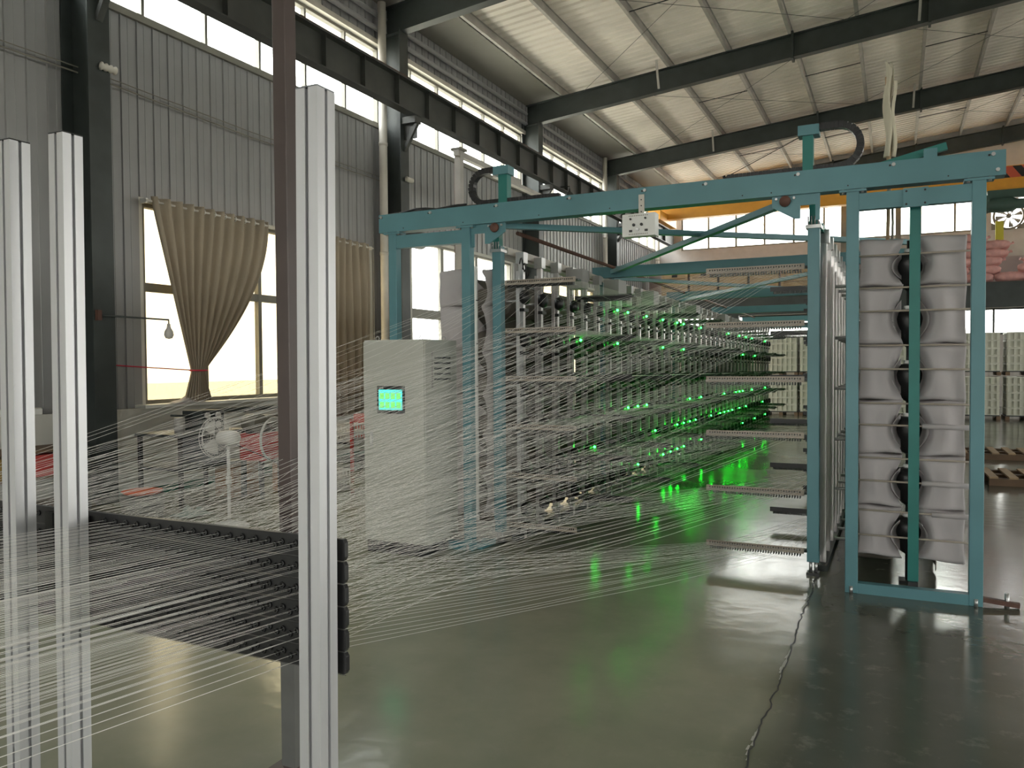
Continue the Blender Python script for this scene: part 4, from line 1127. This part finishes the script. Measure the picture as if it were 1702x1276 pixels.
for (xa, xb, lv, lab, grp) in ((1.45, 3.0, 6, 'pink sack in the tall heap on the mezzanine behind the right rack leg', 'sacks of the tall heap'), (3.35, 5.8, 6, 'pink sack in the heap at the right edge of the photo', 'sacks of the right heap'), (-6.0, -3.4, 3, 'reddish pink sack in the low heap on the mezzanine, above the second teal cross beam', 'sacks of the low far heap')):
    for l in range(lv):
        sh = .10*l
        x_ = xa + sh; n_ = 0
        while x_ < xb - sh*1.0 + .01:
            sack(x_ + R2.uniform(-.05,.05), 26.3 + R2.uniform(-.06,.1) + .08*l + (1.6 if xa < 0 else 0), 3.78 + (.14 if xa > 0 else .5) + .235*l, R2.uniform(-.2,.2) + (PI if R2.random() > .5 else 0), lab, grp)
            x_ += .74 if l % 2 else .70
# wooden crates on the mezzanine edge (left)
for k in range(5):
    x_ = -6.6 + .95*k
    t = thing('wooden_crate', 'yellow-brown wooden crate on the mezzanine edge, %s from the left' % ['first', 'second', 'third', 'fourth', 'fifth'][k], 'crate', (x_, 26.35, 3.78))
    for q in range(3): MB().box(-.44, .44, -.30, -.275, .02+.27*q, .27+.27*q).build('plank', M_wood, t)
    MB().box(-.42, .42, -.27, .3, .02, .80).build('crate_core', M_wdk, t)
    for a in (-.43, .36): MB().box(a, a+.07, -.325, -.30, 0, .83).build('batten', M_wood, t)
    MB().box(-.09, .09, -.306, -.295, .60, .68).build('hand_hole', M_black, t)
# pallet loads of white crates
pl_proto = None
def pallet_parts(t, z0=0, wx=.95, wy=.95):
    for i in range(3): MB().box(-wx/2+(wx-.1)*i/2, -wx/2+.1+(wx-.1)*i/2, -wy/2, wy/2, z0, z0+.09).build('pallet_bearer', M_wdk, t)
def pload(x, y, z, lab, grp):
    global pl_proto
    if pl_proto: return copy_tree(pl_proto, (x, y, z), lab, group=grp)
    t = thing('pallet_load', lab, 'pallet load', (x, y, z), group=grp)
    pallet_parts(t); MB().box(-.45,.45,-.45,.45,.09,.12).build('pallet_deck', M_dark, t)
    for l in range(5):
        z_ = .12 + .205*l
        b = MB(); b.box(-.40, .40, -.40, .40, z_, z_+.19)
        b.box(-.45, .45, -.45, .45, z_+.165, z_+.20); b.box(-.44,.44,-.44,.44,z_+.0,z_+.02)
        for i in range(7):
            c_ = -.40+.80*i/6
            b.box(c_-.02, c_+.02, -.445, -.40, z_, z_+.17); b.box(c_-.02, c_+.02, .40, .445, z_, z_+.17); b.box(-.445, -.40, c_-.02, c_+.02, z_, z_+.17); b.box(.40, .445, c_-.02, c_+.02, z_, z_+.17)
        b.build('crate_layer', M_crate, t)
    pl_proto = t; return t
names_ = {}
for i, x_ in enumerate([-5.05, -4.07, -3.05, -2.07, -1.09, -.05, .93, 2.03, 3.08, 4.1, 5.1]):
    for l in range(2):
        where = {2: 'just right of the left creel row', 3: 'beside the right creel post', 7: 'left of the right rack leg', 8: 'at the right edge of the photo'}.get(i)
        lab = ('%s pallet load of white plastic crates, %s' % (['lower', 'upper'][l], where)) if where else 'pallet load of white crates in the far row, hidden behind the creel and racks'
        pload(x_, 24.98, 1.175*l, lab, 'pallet loads at the far end')
# empty pallets on the floor
def empty_pallet(x, y, z, rz, lab):
    t = thing('wooden_pallet', lab, 'pallet', (x, y, z), rz)
    for i in range(3): MB().box(-.6, .6, -.5+.44*i, -.5+.12+.44*i, 0, .09).build('bearer', M_wdk, t)
    for i in range(6):
        x_ = -.6 + .22*i; MB().box(x_, x_+.10, -.5, .5, .09, .112).build('deck_board', M_wood, t)
    return t
empty_pallet(1.66, 12.2, 0, .03, 'nearer empty wooden pallet on the floor right of the rack')
empty_pallet(1.55, 15.2, 0, .0, 'farther empty wooden pallet on the floor right of the rack')
# overhead crane bridge
br = thing('overhead_crane', 'yellow overhead crane bridge with red and black hazard stripes', 'crane', (0, 29.9, 6.96))
MB().box(-8.2, 19.4, -.18, .18, 0, .78).build('bridge_girder', M_yel, br)
MB().box(-8.25, -7.8, -1.2, 1.2, -.14, .2).build('end_carriage', M_yel, br); MB().box(19.0, 19.5, -1.2, 1.2, -.14, .2).build('end_carriage', M_yel, br)
hz = MB().box(2.6, 6.4, -.186, -.18, .40, .76).build('hazard_panel', M_hazr, br)
for i in range(6):
    x_ = 3.0 + .55*i
    MB().plate([(x_, .40), (x_+.24, .40), (x_-.02, .76), (x_-.26, .76)], -.190, -.186).build('hazard_stripe', M_hazb, hz)
hs = thing('chain_hoist', 'dark green electric hoist hanging below the yellow crane bridge', 'hoist', (3.1, 29.6, 6.5))
MB().lathe((0,0,0), [(.05,-.55),(.22,-.5),(.24,-.1),(.24,.15),(.16,.3),(.16,.55),(.05,.6)], 18, 'X').build('hoist_drum', mat('hoist_green', (.04,.09,.075), .5, 0, .1), hs)
MB().box(-.5, .5, -.1, .1, .2, .46).build('hoist_trolley', mat('hoist_green', ()), hs)
MB().box(-.75, -.45, -.2, .25, -.2, .3).build('hoist_box', mat('hoist_green', ()), hs)
MB().tube([(.2,0,-.2),(.2,0,-.7)], .015, 6).build('hoist_chain', M_stl, hs)
MB().bbox(-.15, .05, -.95, .22, .1, .9).build('chain_bag', mat('bag_yellow', (.55,.50,.05), .6), hs)
# exhaust fan in the gable
ef = thing('exhaust_fan', 'round exhaust fan with broad blades in the far wall', 'fan', (3.40, YG-.02, 6.43))
b = MB()
ring = lambda r: [(r*math.cos(2*PI*i/32), r*math.sin(2*PI*i/32)) for i in range(32)]
o_, i_ = ring(.47), ring(.40)
vs = [(x_, -.05, z_) for x_, z_ in o_] + [(x_, -.05, z_) for x_, z_ in i_] + [(x_, .08, z_) for x_, z_ in o_] + [(x_, .08, z_) for x_, z_ in i_]
fs = []
for i in range(32):
    j = (i+1) % 32; fs += [(i, j, 32+j, 32+i), (64+i, 96+i, 96+j, 64+j), (i, 64+i, 64+j, j), (32+i, 32+j, 96+j, 96+i)]
b.add(vs, fs); b.build('fan_ring', M_frame, ef)
for (sx_, sz_) in ((-1,-1),(1,-1),(1,1),(-1,1)):
    pl_ = [(sx_*.5, sz_*.44), (sx_*.5, sz_*.2), (sx_*.44, sz_*.22), (sx_*.33, sz_*.33), (sx_*.22, sz_*.43), (sx_*.2, sz_*.44)]
    MB().plate(pl_ if sx_*sz_ > 0 else pl_[::-1], .0, .05).build('corner_plate', M_frame, ef)
for k in range(8):
    a0 = 2*PI*k/8+.2; b = MB()
    b.grid(lambda u, v: ((.07+.32*u)*math.cos(a0+(v-.5)*(.30+.15*u)), .02*(v-.5)*4, (.07+.32*u)*math.sin(a0+(v-.5)*(.30+.15*u))), 4, 3); b.build('fan_blade', M_frame, ef, solid=.004)
MB().lathe((0,0,0), [(.02,-.10),(.08,-.08),(.08,.05),(.02,.06)], 14, 'Y').build('fan_hub', M_frame, ef)
tl = thing('tube_light', 'lit fluorescent tube lamp right of the exhaust fan', 'lamp', (4.3, YG-.12, 6.95))
MB().box(-.65,.65,-.02,.10,.04,.09).build('lamp_housing', M_white, tl); MB().cyl((-.62,-.02,0),(.62,-.02,0), .035, 10).build('lamp_tube', M_tube, tl)
tl = thing('tube_light', 'lit tube lamp under the mezzanine seen past the third teal cross beam', 'lamp', (-2.9, 27.2, 3.33))
MB().box(-.65,.65,-.04,.04,.03,.08).build('lamp_housing', M_white, tl); MB().cyl((-.62,0,0),(.62,0,0), .03, 10).build('lamp_tube', M_tube, tl)
